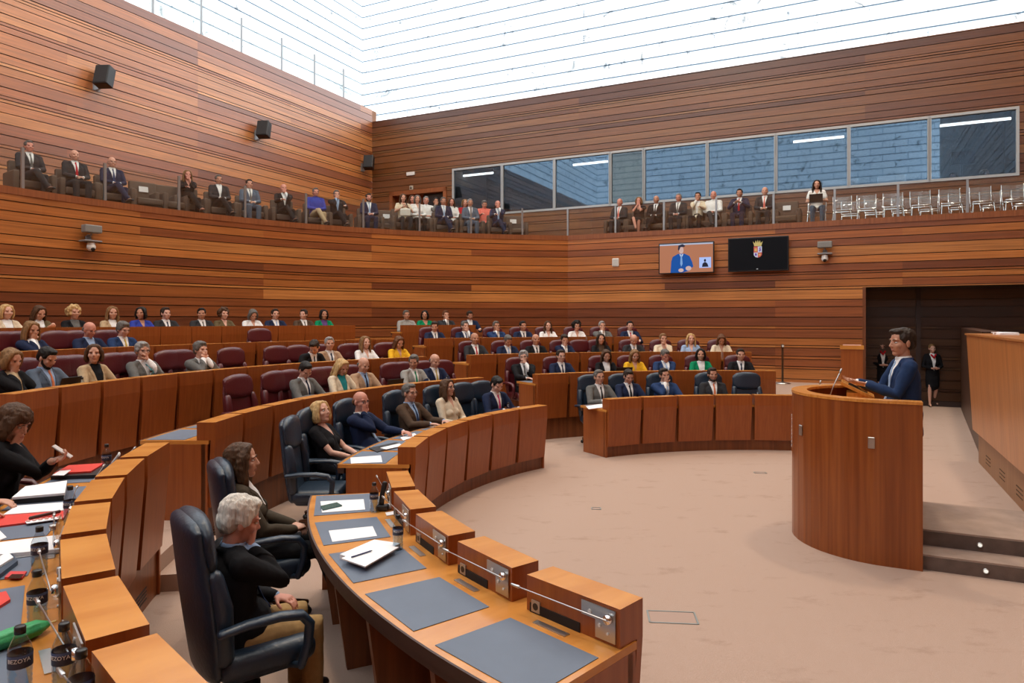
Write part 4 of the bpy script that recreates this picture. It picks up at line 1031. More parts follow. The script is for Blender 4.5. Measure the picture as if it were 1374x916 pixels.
# wooden pillar box + rope post
p=on_v(1143,18.2); t=thing('wooden_pedestal','narrow wooden pedestal by the dark recess, left of the speaker','pedestal',(p.x,p.y,.56))
g=G(); g.box((0,0,.46),(.46,.40,.92),MW); obj('body',g,DESKV,t); g=G(); g.box((0,0,.965),(.50,.44,.09),MW); obj('cap',g,DESKT,t); g=G(); g.box((0,0,1.015),(.38,.30,.012),MW); obj('paper',g,mat('pink_card',(.7,.45,.40),.6),t)
p=on_v(1050,18.7); t=thing('barrier_post','slim dark metal post on the walkway against the wooden wall','barrier post',(p.x,p.y,.56))
g=G(); g.lathe((0,0,0),[(.19,0),(.19,.015),(.10,.04),(.03,.06)],24); obj('base',g,STEEL,t,True); g=G(); g.lathe((0,0,0),[(.026,.05),(.026,.90),(.035,.91),(.035,.98),(.02,1.0)],14); obj('pole',g,mat('post_bronze',(.10,.06,.035),.35,.8),t,True); g=G(); g.box((0,-.03,.95),(.05,.02,.05)); obj('belt_head',g,WHITEP,t)
# cable chain at the desk end next to the podium
p=px(1063.5,600,.10); t=thing('cable_chain','silver cable chain hanging beside the podium at the end of the front desk','cable chain',(p.x,p.y,.10))
g=G(); 
for i in range(9): g.tube([V((.018*math.cos(j*PI/4),0,.03+.06*i+.026*math.sin(j*PI/4))) for j in range(9)],.008,n=6,cap=False)
obj('links',g,CHROME,t,True)
g=G(); g.tube([(0,.01,0),(0,.01,.60)],.005,n=6); obj('cord',g,STEEL,t,True)
# floor sockets let into the carpet
for i,(x,y,w_,h_) in enumerate(((902,828,.34,.20),(800,682,.10,.08),(1020,634,.16,.08))):
    p=px(x,y,.001); t=thing('floor_hatch',('large square floor socket lid in the carpet beside the near desk end','tiny floor socket lid in the middle of the carpet','floor socket lid in the carpet in front of the right desk')[i],'floor hatch',tuple(p),-.1,'socket lids in the carpet')
    g=G(); 
    for (c,d) in (((0,-h_/2,.002),(w_,.012,.004)),((0,h_/2,.002),(w_,.012,.004)),((-w_/2,0,.002),(.012,h_,.004)),((w_/2,0,.002),(.012,h_,.004))): g.box(c,d)
    obj('rim',g,mat('hatch_rim',(.28,.30,.28),.4,.5),t); g=G(); g.box((0,0,.001),(w_-.02,h_-.02,.002)); obj('lid',g,mat('hatch_lid',(.40,.275,.22),.9),t)
# ------------------------------------------------------------------ things on the desks
def bottle_proto():
    t=thing('water_bottle','x','bottle',(0,0,0)); b=G(); b.lathe((0,0,0),[(.026,0),(.032,.004),(.0325,.03),(.030,.038),(.0325,.046),(.030,.054),(.0325,.062),(.030,.070),(.0325,.078),(.0325,.135),(.030,.150),(.018,.178),(.0125,.190),(.0125,.198)],20); obj('body',b,BOTTLE,t,True)
    g=G(); g.lathe((0,0,0),[(.0295,.004),(.0300,.03),(.028,.038),(.0300,.046),(.028,.054),(.0300,.062),(.028,.070),(.0300,.100),(.0,.1001)],16); obj('water',g,glassy('water',(.80,.86,.90),.02),t,True)
    g=G(); g.lathe((0,0,0),[(.0155,.190),(.0155,.210),(.013,.213)],16); obj('cap',g,BLACKP,t,True)
    g=G(); n=24; vs=[];fs=[]
    for i in range(n):
        a=2*PI*i/n
        for z in (.094,.134): vs.append((.0332*math.cos(a),.0332*math.sin(a),z))
    for i in range(n): j=(i+1)%n; fs.append((i*2,j*2,j*2+1,i*2+1))
    g.add(vs,fs); lb=obj('label_band',g,LABELM,t,True)
    for k_ in range(2):
        me=text_mesh('BEZOYA',.017)
        for v in me.vertices:
            a=v.co.x/.0338+PI*k_; z=v.co.y+.113; rr_=.0338+v.co.z; v.co=V((rr_*math.sin(a),-rr_*math.cos(a),z))
        link('lettering',me,WHITEP,lb)
    g=G(); n=24; vs=[];fs=[]
    for i in range(n):
        a=2*PI*i/n
        for z in (.124,.133): vs.append((.0335*math.cos(a),.0335*math.sin(a),z))
    for i in range(n): j=(i+1)%n; fs.append((i*2,j*2,j*2+1,i*2+1))
    g.add(vs,fs); obj('blue_stripe',g,mat('label_stripe',(.06,.10,.22),.4),lb,True)
    return t
BT=bottle_proto(); first=True
Z2=1.0215; Z1=.7535
FARB=[]
for (x,y,z,lab,rz) in ((502,686,Z1,'water bottle beside the black phone stand on the near front desk',.3),(534,737,Z1,'water bottle beside the white notebook on the near front desk',.2),
  (50,842,Z2,'water bottle standing behind the green umbrella',.25),(53,770,Z2,'water bottle standing by the pile of white papers',.3),(27,934,Z2,'leftmost water bottle in front of the green umbrella',.5),
  (86,929,Z2,'water bottle leaning close to the clear console plate, between two others',.1),(109,973,Z2,'water bottle nearest the bottom edge of the picture',-.3),(94,703,Z2,'water bottle between the ring binder and the console boxes',.2),(143,634,Z2,'distant water bottle by the red folder near the woman with a phone',0)):
    p=px(x,y,z)
    p.z=z
    if first: BT.location=p; BT.rotation_euler=(0,0,rz); BT['label']=lab; BT['group']='small water bottles on the desks'; first=False
    else: dup(BT,p,rz,lab,'small water bottles on the desks')
for (k_,x,dr_,lab) in ((2,110,.3,'tiny water bottle before the beige blazer on the third row desk'),(2,203,.3,'tiny water bottle before the grey-haired glasses on the third row desk'),(0,1017,.35,'dark water bottle between the right front desk boxes'),(1,600,.35,'tiny water bottle at the right end of the left second row desk'),(0,682,.4,'water bottle by the person with the pink tie')):
    a=a_of(x,RN[k_]+dr_); dup(BT,pol(RN[k_]+dr_,a,ZN[k_]+.7535),0,lab,'small water bottles on the desks')
def slab(name,label,cat,quad,z,h,m,group=None,extra=None):
    P=[px(x,y,z) for x,y in quad]; c=sum(P,V())/4; t=thing(name,label,cat,(c.x,c.y,z),0,group)
    g=G(); g.prism([(p.x,p.y) for p in P],z,z+h); obj('sheet' if 'paper' in name or name=='document' else 'cover',g,m,t,False,(c.x,c.y,z)); return t,c,P
def sub(t,c,z,name,quad,z0,h,m):
    P=[px(x,y,z0) for x,y in quad]; g=G(); g.prism([(p.x,p.y) for p in P],z0,z0+h); return obj(name,g,m,t,False,(c.x,c.y,z))
slab('document','white sheet under the dark green phone on the near front desk','paper',[(430,673),(488,670),(490,684),(432,688)],Z1,.004,PAPER)
t,c,_=slab('mobile_phone','dark green phone lying on a white sheet','phone',[(430,680),(452,675),(459,679),(433,685)],Z1+.0045,.009,mat('green_phone',(.03,.10,.09),.25))
slab('document','single white sheet on the grey pad in front of the seated woman','paper',[(441,712),(500,706),(506,719),(446,727)],Z1,.002,PAPER)
t,c,P=slab('notebook','thick white notebook with a dark pen on the near front desk','notebook',[(456,750),(502,730),(537,735),(490,762)],Z1,.03,PAPER)
sub(t,c,Z1,'pages',[(458,750),(502,731),(535,735),(490,761)],Z1+.03,.006,mat('page_white',(.9,.9,.9),.7))
g=G(); g.tube([px(472,747,Z1+.042),px(497,739,Z1+.042)],.0045,n=8); c=px(484,743,Z1+.042); t=thing('pen','dark blue pen lying on the white notebook','pen',tuple(c)); obj('barrel',g,mat('blue_pen',(.02,.03,.12),.3),t,True,c); g=G(); g.tube([px(495,739.6,Z1+.042),px(499,738.4,Z1+.042)],.0028,n=6); obj('tip',g,BLACKP,t,True,c)
# small black phone stand
c=px(513,684,Z1); t=thing('desk_handset','small black handset standing in a cradle on the near front desk','handset',tuple(c)); g=G(); g.rbox((0,0,.02),(.09,.07,.04),.01,None,2); obj('cradle',g,BLACKP,t); g=G(); g.tube([(-.01,0,.03),(.0,.0,.12),(.02,0,.20)],[(.022,.012),(.018,.010),(.020,.012)],side=(1,0,0),n=8); obj('handset',g,BLACKP,t,True); g=G(); g.box((.06,.05,.015),(.07,.05,.03)); obj('note',g,PAPER,t)
c=px(542,706,Z1)
slab('document','small white card beside the black handset','paper',[(517,688),(528,686),(530,690),(519,692)],Z1,.003,PAPER)
# middle front desk papers
slab('document','white sheet at the near end of the middle front desk','paper',[(470,614),(511,611),(513,620),(471,622)],Z1,.003,PAPER,'sheets on the middle front desk')
t,c,_=slab('folder','dark folder with white sheets on the middle front desk','folder',[(495,602),(532,594),(540,597),(506,607)],Z1,.01,BLACKP); sub(t,c,Z1,'sheet',[(510,601),(536,595),(541,598),(518,603)],Z1+.01,.004,PAPER)
slab('document','white sheet by the hand of the man in the dark grey suit','paper',[(537,587),(556,581),(560,584),(541,591)],Z1,.003,PAPER,'sheets on the middle front desk')
slab('document','white sheet under the hands of the man in the grey suit','paper',[(786,545),(812,541),(818,545),(790,549)],Z1,.003,PAPER)
# bottom left desk
t,c,_=slab('folder','red folder resting on a black binder by the woman with a phone','folder',[(68,644),(80,633),(150,627),(132,642)],Z2,.028,BLACKP); sub(t,c,Z2,'red_cover',[(72,637),(92,626),(140,623),(122,634)],Z2+.028,.012,REDF); sub(t,c,Z2,'sheet',[(70,638),(80,632),(95,631),(86,638)],Z2+.041,.004,PAPER)
c=px(140,640,Z2); g=G(); a_=px(134,642,Z2+.03); b_=px(160,609,Z2+.06); g.tube([a_,b_],[(.010,.004),(.016,.005)],side=(0,0,1),n=8); t=thing('letter_opener','white handled opener standing out of the black binder','letter opener',tuple(a_)); obj('blade',g,mat('opener_blade',(.55,.62,.7),.25,.4),t,True,a_); g=G(); d=(b_-a_).normalized(); g.tube([b_-d*.06,b_],[(.012,.007),(.018,.009)],side=(0,0,1),n=8); obj('handle',g,WHITEP,t,True,a_)
t,c,_=slab('ring_binder','black ring binder with white pages, open on the desk','binder',[(17,677),(28,662),(90,650),(86,672)],Z2,.035,BLACKP); sub(t,c,Z2,'pages',[(16,670),(34,655),(90,647),(87,664)],Z2+.035,.014,PAPER)
t,c,_=slab('folder','red folder with a white sheet and a pen on it','folder',[(-14,710),(-6,695),(92,684),(86,697)],Z2,.012,REDF); sub(t,c,Z2,'sheet',[(4,691),(22,679),(88,674),(86,685)],Z2+.0125,.004,PAPER)
g=G(); 
for i in range(6): g.ell(px(38+i*8.2,699-i*1.1,Z2+.018),(.012,.009,.008),None,8,5)
sub(t,c,Z2,'spine',[(34,700),(82,693),(83,696),(36,703)],Z2+.0125,.004,PAPER); obj('tab',g,mat('pink_tab',(.75,.4,.36),.5),t,True,(c.x,c.y,Z2))
c=px(60,690,Z2+.03); g=G(); g.tube([px(40,695,Z2+.026),px(80,686,Z2+.026)],[(.010,.006),(.010,.006)],side=(0,0,1),n=8); t=thing('glasses_case','slim dark case lying on the red folder','glasses case',tuple(c)); obj('case',g,mat('case_dark',(.06,.03,.025),.4),t,True,c)
slab('document','pale sheet at the very left edge of the bottom left desk','paper',[(-20,720),(0,713),(9,722),(-6,728)],Z2,.006,PAPER)
t,c,_=slab('paper_stack','long stack of white papers, nearest bottle in front of it','papers',[(-30,752),(0,733),(86,722),(84,742)],Z2,.022,PAPER); sub(t,c,Z2,'grey_cover',[(-28,756),(10,744),(84,735),(84,742)],Z2-.0005,.006,GREYP)
t,c,_=slab('tablet','blue tablet case at the left edge of the desk','tablet',[(-30,800),(-30,775),(16,748),(24,758)],Z2,.022,mat('tablet_case',(.03,.06,.10),.4)); sub(t,c,Z2,'pages',[(-30,780),(-20,762),(10,742),(18,750)],Z2+.022,.01,PAPER)
t,c,_=slab('mobile_phone','phone in a red case with a dark screen','phone',[(6,777),(14,769),(36,769),(30,777)],Z2,.010,mat('red_case',(.7,.05,.05),.4)); sub(t,c,Z2,'screen',[(10,776),(16,770.5),(32,770.5),(27,776)],Z2+.0102,.002,mat('phone_glass',(.03,.012,.012),.15))
# folded umbrella
c=px(30,862,Z2+.03); t=thing('folded_umbrella','folded green umbrella lying across the desk','umbrella',tuple(c)); a_=px(-22,868,Z2+.030); b_=px(66,836,Z2+.028)
g=G(); d=(b_-a_); 
for i in range(7):
    ph=2*PI*i/7; o_=d.cross(V((0,0,1))).normalized()*math.cos(ph)*.014+V((0,0,1))*math.sin(ph)*.012
    g.tube([a_+o_,a_+d*.35+o_*1.5,a_+d*.8+o_*1.3,b_+o_*.3],[.014,.016,.013,.006],n=8)
link('canopy',remesh(g,.004,1),mat('umbrella_green',(.04,.36,.13),.5,bump=.3,bscale=60),t); t.children[0].data.transform(Matrix.Translation(-c))
g=G(); g.tube([b_,b_+d.normalized()*.022],[.006,.004],n=8); obj('tip',g,mat('umbrella_tip',(.75,.6,.25),.4),t,True,c); g=G(); g.tube([a_+V((0,.02,.02)),a_+d*.35+V((0,.025,.018))],.006,n=8); obj('strap',g,REDF,t,True,c)
slab('folder','red and white folder at the left edge below the red phone','folder',[(-30,836),(-28,806),(8,797),(14,808)],Z2,.014,REDF)
# clear plates standing in front of the boxes on the bottom left desk
for i,(x,y) in enumerate(((120,880),(86,800),(78,738))):
    c=px(x,y,Z2); a=math.degrees(math.atan2(c.y-CEN.y,c.x-CEN.x)); T=et(a); O=er(a); M=Matrix((T,O,V((0,0,1)))).transposed()
    t=thing('acrylic_holder',('clear acrylic holder nearest the camera on the bottom left desk','clear acrylic holder, second from the camera on the bottom left desk','clear acrylic holder, farthest of the three on the bottom left desk')[i],'acrylic holder',tuple(c),0,'clear holders on the bottom left desk')
    g=G(); g.rbox((0,0,.075),(.24,.006,.15),.002,M,1); obj('plate',g,ACRYL,t); g=G(); g.rbox(M@V((0,.05,.003)),(.24,.10,.006),.002,M,1); obj('foot',g,ACRYL,t)
    g=G(); g.tube([M@V((.105,.012,.13)),M@V((.105,.012,.155))],.014,n=10,cap=False); obj('clip',g,STEEL,t,True)
# ------------------------------------------------------------------ people in the hemicycle
# k, x pixel, options, label
def D(**k): return k
def man(c,tie=None,hc='dk',hair='short',pose='desk',**k): return dict(hair=hair,hc=hc,c1=c,tie=tie,pose=pose,**k)
def wom(top,c,hc='br',hair='long',pose='desk',**k): return dict(female=True,hair=hair,hc=hc,top=top,c1=c,pose=pose,**k)
RWN=['front row','second row','third row','fourth row','top row']
PEOPLE=[
# top row, left
(4,8,wom('blazer','cream','bl','bob',c2='white',hp=.0,skin='p'),'blonde person in cream jacket, leftmost in the top row'),
(4,51,wom('blazer','olive','br','long',c2='white',pose='phone',hp=-.35),'brown-haired person in brown cardigan looking down, top row'),
(4,99,wom('blazer','black','bl','curly',c2='grey'),'person with curly blonde hair and black jacket, top row'),
(4,150,wom('blazer','beige','lb','long',c2='white',hy=-.2),'brown-haired person in beige blazer, top row'),
(4,189,wom('blouse','royal','blk','bob',hy=-1.0),'person in royal blue dress turning right, top row'),
(4,222,man('charcoal','navy',hy=.1),'person in dark suit next to the royal blue dress, top row'),
(4,270,man('charcoal','grey','blk',hy=-.5),'dark-haired person in charcoal suit turned right, top row'),
(4,300,wom('blouse','olive','br','curly'),'curly-haired person in olive top, top row'),
(4,338,wom('blouse','white','dg','bob',hp=-.5),'person in white blouse with head bowed, top row left'),
(4,369,man('navy','lblue',hp=.05,hy=-.2),'person in navy suit and blue tie sitting upright, top row'),
(4,407,man('brown','grey',hy=-.9),'person in brown suit turned to the right, top row'),
(4,434,wom('blazer','green','blk','bob',c2='purple'),'person in green jacket and purple scarf, right end of left top row'),
# top row, right
(4,545,man('lgrey',None,'dg',top='shirt'),'grey-haired person in pale shirt, left end of short top row desk'),
(4,570,wom('dress','green','blk','bob',hy=-.5),'dark-haired person in green dress, short top row desk'),
(4,598,man('charcoal','grey','au',pose='chinR',c2='white'),'person in dark suit with hand at mouth, short top row desk'),
(4,630,man('navy','white','dk',hp=-.25),'person in navy suit at right end of short top row desk'),
# fourth row
(3,43,wom('blazer','navy','lb','long',c2='white',pose='chinR',hp=-.15),'long-haired person in dark blazer, hand at mouth, fourth row'),
(3,118,man('navy',None,'dg','bald',hp=-.3,c2='lblue',glasses=True,skin='r'),'bald person in navy suit looking down, fourth row'),
(3,163,man('blue','gold','dg','thick',hp=-.25,glasses=True),'grey-haired person in blue suit and yellow tie, fourth row'),
(3,582,man('navy','grey','dk',hy=-.5,hp=-.2),'person in navy suit at the left end of right fourth row desk'),
(3,624,man('navy','blue','dg',pose='chinL',hy=.2),'grey-haired person in navy suit, second in right fourth row'),
(3,666,man('blue','grey','dg',pose='chinR'),'person in blue suit with hand at chin, right fourth row'),
(3,701,man('navy','black','blk'),'dark-haired person in navy suit below the curved wall, right fourth row'),
(3,735,wom('blouse','white','br','long'),'brown-haired person in white blouse, right fourth row'),
(3,773,wom('blouse','white','blk','curly',hp=-.1),'person with big black curly hair and white top, right fourth row'),
(3,808,man('grey',None,'gr','short',pose='chinR'),'grey-haired person in grey suit, hand at mouth, right fourth row'),
(3,845,man('navy','red','blk',lean=.0),'person in navy suit and red tie sitting tall, right end of fourth row'),
# third row left
(2,14,wom('blazer','black','lb','bob',c2='beige',pose='chinR',hp=-.3),'blonde person in black blazer with hand at chin, leftmost in third row'),
(2,60,man('greyblue','orange','blk',hp=-.45,beard='blk',c2='lblue',vox=.0085),'bearded person in grey-blue suit reading a tablet, third row'),
(2,122,wom('blazer','beige','br','bob',c2='black',hy=-.75,hp=.1,vox=.0085),'brown-haired person in beige blazer and black top, third row'),
(2,192,man('grey','teal','gr','thick',pose='chinL',glasses=True,hy=-.3,vox=.0085),'grey-haired person with glasses in grey suit, third row'),
(2,260,man('grey',None,'dg','thick',pose='mouth',lean=.25,vox=.0085),'person in grey jacket resting mouth on clasped hands, third row'),
(2,412,man('black','black','dk',hp=-.7,hy=-.9,lean=.30,vox=.0095,hands={}),'person in black suit bending down to the right, third row'),
(2,440,man('ltan','navy','gr',hy=-.4,vox=.0095),'grey-haired person in beige suit and navy tie, third row'),
(2,490,wom('blouse','white','lb','long',hp=.05),'person in white blouse with long light hair, third row'),
(2,534,wom('blouse','yellow','au','long',hp=-.4),'auburn-haired person in yellow blouse looking down, third row'),
# third row right
(2,637,man('charcoal','red','dg','bald',scale=1.03),'bald person in dark suit and red tie, left end of right third row'),
(2,680,man('navy','lblue','dg',hp=-.5),'grey-haired person in navy suit with head bowed, right third row'),
(2,718,man('black','black','dg','bald'),'bald person in black suit, right third row'),
(2,757,wom('suit','navy','dk','bun',pose='chinR',hp=-.3),'person in navy jacket hiding face behind hand, right third row'),
(2,806,wom('blazer','black','dk','vlong',c2='brown'),'person with long straight dark hair, black jacket, right third row'),
(2,849,man('charcoal','grey','au','bald',hp=-.5),'bald person in charcoal suit looking down, right third row'),
(2,890,wom('blouse','cream','lb','bun',pose='chinL'),'person in cream blouse with tied-back hair, right third row'),
(2,927,wom('blouse','lblue','bl','long',pose='fold'),'blonde person in light blue blouse, right third row'),
(2,967,wom('blouse','cream','au','long',hp=-.55),'auburn-haired person in cream top with head bowed, right third row'),
# second row
(1,407,man('grey','navy','blk',hp=-.55,hy=-.35,vox=.0085),'dark-haired person in grey suit looking down, second row'),
(1,455,wom('blazer','cream','bl','vlong',c2='teal',hp=-.45,vox=.0085),'person with long blonde hair and cream jacket, second row'),
(1,486,man('ltan','navy','dg','bald',hp=-.3,vox=.0085,c2='lblue'),'bald person in beige suit and navy tie, second row'),
(1,553,man('lgrey','green','dg',hy=-.8,hp=-.2,vox=.0085),'person in light grey suit and green tie turned right, second row'),
(1,581,man('navy','gold','dg','bald',hp=-.3,vox=.0085),'bald person in navy suit at right end of second row'),
(1,703,man('black','grey','gr','thick',pose='chinL',hy=-.6,glasses=True,twist=-.3,roll=.12),'grey-haired person in black suit leaning at left end of right second row'),
(1,752,man('navy','navy','dk','short',glasses=True,c2='white'),'person with glasses in navy suit, right second row'),
(1,812,wom('blazer','black','br','vlong',c2='white',hp=-.3),'long-haired person in black and white behind laptop, right second row'),
(1,850,wom('blouse','yellow','lb','long',hp=-.3),'person in yellow blouse behind a dark laptop, right second row'),
(1,892,man('blue','lblue','dg',pose='chinL',hp=-.4,hy=.3,skin='r'),'person in blue suit holding hand to face, right second row'),
(1,940,wom('blazer','green','blk','bob',c2='white',hy=-.2),'black-haired person in bright green jacket, right second row'),
(1,993,man('black','navy','dk'),'dark-haired person in black suit at right end of second row'),
# front row middle
(0,448,wom('dress','black','bl','bob',pose='lap',hp=.30,lean=-.36,vox=.0075,skin='p',hy=-.35),'blonde person in black dress leaning back, front row middle'),
(0,492,man('navy','lblue','au','bald',pose='chinR',lean=-.2,vox=.0075,belly=.06,glasses=True,hy=-.25,skin='r'),'stout person in navy suit resting mouth on fist, front row middle'),
(0,553,man('brown','blue','dg','short',pose='desk',glasses=True,lean=-.12,vox=.0075,hy=-.2,c2='lblue'),'person with glasses in dark brown suit, front row middle'),
(0,604,wom('blouse','cream','br','long',pose='lap',glasses=True,lean=-.14,vox=.0075,hp=.1,hy=.1),'person with glasses in cream flowered blouse, front row middle'),
(0,662,man('navy','pink','blk','shortf',pose='desk',hp=-.45,hy=-.2,lean=.06,vox=.0085),'person in navy suit and pink tie writing, front row middle'),
# front row right
(0,803,man('grey','charcoal','dg','short',glasses=True,vox=.009,lean=.0,skin='l',hy=-.1),'person with glasses in grey suit at left end of right front desk'),
(0,843,man('navy','black','dk',vox=.009,hp=-.3),'dark-haired person in navy suit looking down, right front desk'),
(0,893,man('blue','lblue','dk','short',pose='chinR',vox=.009,lean=-.15,roll=.1,twist=-.1),'person in blue suit with hand over mouth, right front desk'),
(0,957,man('charcoal','orange','dk','short',vox=.009,beard='dk',lean=-.12,pose='lap'),'bearded person in dark suit and orange tie, right front desk'),
]
SHORT=lambda s: s.split(',')[0].replace('person ','person ')
ANG={}
for (k,x,o,lab) in PEOPLE:
    r=RN[k]+1.10; a=a_of(x,r); o=dict(o); dr=0
    if k==4: o.setdefault('lean',-.02)
    pose=o.get('pose'); hd_=a+180+math.degrees(0)
    if k>0 and o.get('pose')=='desk' and o.get('lean') is None: o['lean']=rnd.uniform(-.05,.06)
    o.setdefault('hy',0); o['hy']+=rnd.uniform(-.08,.08); o.setdefault('skin',rnd.choice('lmlp'))
    if o.get('hands')=={}: o.pop('hands')
    make_person(lab,'',pol(r+dr,a,ZN[k]),hd_,group='people seated in the '+RWN[k],**o)
    w=SHORT(lab).split(' at ')[0].split(' leaning')[0]+(' in the '+RWN[k] if len(SHORT(lab).split(' at ')[0].split())<7 else '')
    if not (k==4): chair(k,a,('blue' if k==0 else 'burgundy')+' chair under the '+w)
# people of the nearest desks
r=RN[0]+1.22
WOM=(196.5,5.97); MANW=(209.0,6.14)
for (a0,a1,lab) in ((128.6,181.6,'long brown bench along the left top row'),(113.6,122.6,'short brown bench behind the short top row desk')):
    c=pol(RN[4]+1.1,(a0+a1)/2,ZN[4]); t=thing('top_row_bench',lab,'bench',tuple(c)); g=G(); g.arc(RN[4]+.88,RN[4]+1.34,a0,a1,ZN[4]+.36,ZN[4]+.45); obj('seat',g,BROWNCH,t,False,c); g=G(); g.arc(RN[4]+1.0,RN[4]+1.25,a0,a1,ZN[4],ZN[4]+.36); obj('base',g,DARKW,t,False,c)
pw=pol(WOM[1],WOM[0]); 
make_person('woman-like person in olive blazer and white top with hands folded, near front row'.replace('woman-like ',''),'',pw,WOM[0]+180+4,female=True,hair='long',hc='br',top='blazer',c1=(.055,.042,.028),c2='white',pose='lap',lean=-.20,vox=.006,hy=-.12,hp=.04,legs='fwd',trousers='black',group='people seated in the front row',skin='l')
chair(0,WOM[0],'blue swivel chair with the person in olive blazer',16,-.04)
pm=pol(MANW[1],MANW[0])
make_person('white-haired person in black jacket and tan trousers, chin on fist','',pm,MANW[0]+180+9,hair='thick',hc='wh',top='suit',c1='black',c2='lblue',tie='blue',pose='chinRlap',lean=.02,vox=.006,hy=-.1,hp=-.28,scale=.945,trousers='tan',group='people seated in the front row',skin='r',belly=.05,shoe='black',k=1.1)
chair(0,MANW[0],'blue swivel chair nearest the camera, under the white-haired person',10,.10)
# phone user at the bottom left, second row
a=192.6; make_person('person in black with short brown fringe hair looking at a phone','',pol(RN[1]+1.06,a,ZN[1]),a+180+6,female=True,hair='fringe',hc='br',top='blouse',c1='black',pose='chinRphone',vox=.006,hp=-.45,hy=-.35,lean=.14,group='people seated in the second row',trousers='black')
chair(1,a,'burgundy chair under the person with the phone')
PH=pol(RN[1]+1.06,a,ZN[1]); h_=R(a+180+6); f_=V((math.cos(h_),math.sin(h_),0)); s_=V((f_.y,-f_.x,0)); c=PH+f_*.42-s_*.02+V((0,0,.925))
t=thing('mobile_phone','pale phone held up in the hand of the person in black','phone',tuple(c)); Mq=Matrix.Rotation(h_-PI/2,3,'Z')@Matrix.Rotation(.9,3,'X'); g=G(); g.rbox((0,0,0),(.072,.010,.15),.004,Mq,2); obj('case',g,mat('pale_phone',(.6,.55,.52),.35),t); g=G(); g.box(Mq@V((0,-.0055,0)),(.066,.002,.14),Mq); obj('screen',g,mat('phone_glass2',(.02,.02,.03),.1),t)
a=200.6; make_person('person in dark jacket at the left edge, only hands with a pen showing','',pol(RN[1]+1.12,a,ZN[1]),a+180,female=True,hair='bob',hc='br',top='blazer',c1='black',c2='white',pose='desk',hp=-.3,lean=.02,group='people seated in the second row',vox=.0075,trousers='black')
chair(1,a,'burgundy chair at the left edge beside the person with a pen')
# empty chairs
for (k,x,lab,turn) in ((0,430,'empty blue chair at the near end of the middle front desk',6),(0,637,'empty blue chair between the flowered blouse and the pink tie',-2),(0,1007,'empty blue chair right of the bearded person in orange tie',0),
  (1,329,'empty burgundy chair nearest the camera in the second row',0),(1,376,'second empty burgundy chair in the second row, left of the grey suit',0),(1,432,'empty burgundy chair just right of the dark-haired grey suit, second row',0),(1,527,'empty burgundy chair left of the green tie, second row',0),(1,604,'empty burgundy chair at the right end of the left second row',0),
  (2,36,'empty burgundy chair left of the bearded person, third row',0),(2,92,'empty burgundy chair right of the bearded person, third row',0),(2,160,'empty burgundy chair between beige blazer and grey-haired glasses, third row',0),(2,232,'empty burgundy chair left of the clasped hands, third row',0),(2,312,'empty burgundy chair, first of two side by side in the third row',0),(2,371,'empty burgundy chair, second of two side by side in the third row',0),(2,466,'empty burgundy chair right of the beige suit, third row',0),(2,513,'empty burgundy chair left of the yellow blouse, third row',0),
  (2,783,'empty burgundy chair left of the long straight dark hair',0),
  (3,10,'empty burgundy chair at the left edge of the fourth row',0),(3,80,'empty burgundy chair left of the bald navy suit, fourth row',0),(3,143,'empty burgundy chair between bald navy suit and yellow tie',0),(3,345,'lone empty burgundy chair in the middle of the fourth row',0)):
    rr_=RN[k]+1.10; a=a_of(x+(13 if k else 0)*(1 if x<600 else 0),rr_); 
    if x==430: chair(k,176.6,lab,turn,-.10); continue
    chair(k,a,lab,turn)
if True:   # laptops
    for (k,x,lab,w_) in ((1,518,'black laptop on the second row desk left of the green tie',.34),(1,832,'black laptop in front of the yellow blouse, right second row',.34),(2,72,'black tablet standing in front of the bearded person',.30),(1,1018,'closed black laptop at the right end of the second row',.34)):
        a=a_of(x,RN[k]+.55); zt=ZN[k]+.752; p=pol(RN[k]+.50,a,zt); T=et(a); O=er(a); M=Matrix((T,O,V((0,0,1)))).transposed()
        t=thing('laptop' if 'laptop' in lab else 'tablet',lab,'laptop' if 'laptop' in lab else 'tablet',tuple(p)); g=G(); g.rbox((0,0,.009),(w_,.23,.016),.004,M,1); obj('base',g,BLACKP,t)
        Ml=M@Matrix.Rotation(.28 if 'closed' not in lab else 1.45,3,'X'); c=M@V((0,-.115,.015))
        g=G(); g.rbox(V(c)+Ml@V((0,0,.11)),(w_,.008,.22),.003,Ml,1); obj('lid',g,BLACKP,t)
# dark-suited speaker on the dais
sp=rm(.50,7.72); SPK=make_person('person in blue suit speaking with open hands at the round podium','',(sp.x,sp.y,.27),166,hair='shortf',hc='dk',skin='m',top='suit',c1=(.013,.032,.09),c2='white',tie='lblue',pose='talk',stand=True,vox=.0055,lean=.04,hy=.32,hp=-.02,k=1.12,belly=.02,scale=1.035,trousers=None)
# ushers by the recess
def usher(x,yf,lab,face,sc,hc,pose='clasp',hair='short'):
    Y=H*F/(yf-HY); p=V(((x-CX)*Y/F,Y,0)); make_person(lab,'',(p.x,p.y,0),face,female=True,hair=hair,hc=hc,top='blazer',c1='black',c2='white',tie=None,pose=pose,stand=True,trousers='skirt',scale=sc,group='ushers by the dark recess',skin='p',vox=.01,legs='walk')
    g=G(); h=R(face-90); Rz=Matrix.Rotation(h,3,'Z')
    g.tube([Rz@V((-.05,.075,1.44*sc)),Rz@V((0,.115,1.36*sc)),Rz@V((.05,.075,1.44*sc))],[.022,.030,.022],n=8); t=thing('neck_scarf','red neck scarf of the '+lab.split(',')[0],'scarf',(p.x,p.y,0)); obj('knot',g,cloth('red'),t,True); return t
usher(1251,545,'usher in black skirt suit with clasped hands, right of the speaker',258,.90,'lb')
usher(1184,541,'usher in black suit half hidden behind the speaker',250,.94,'bl')
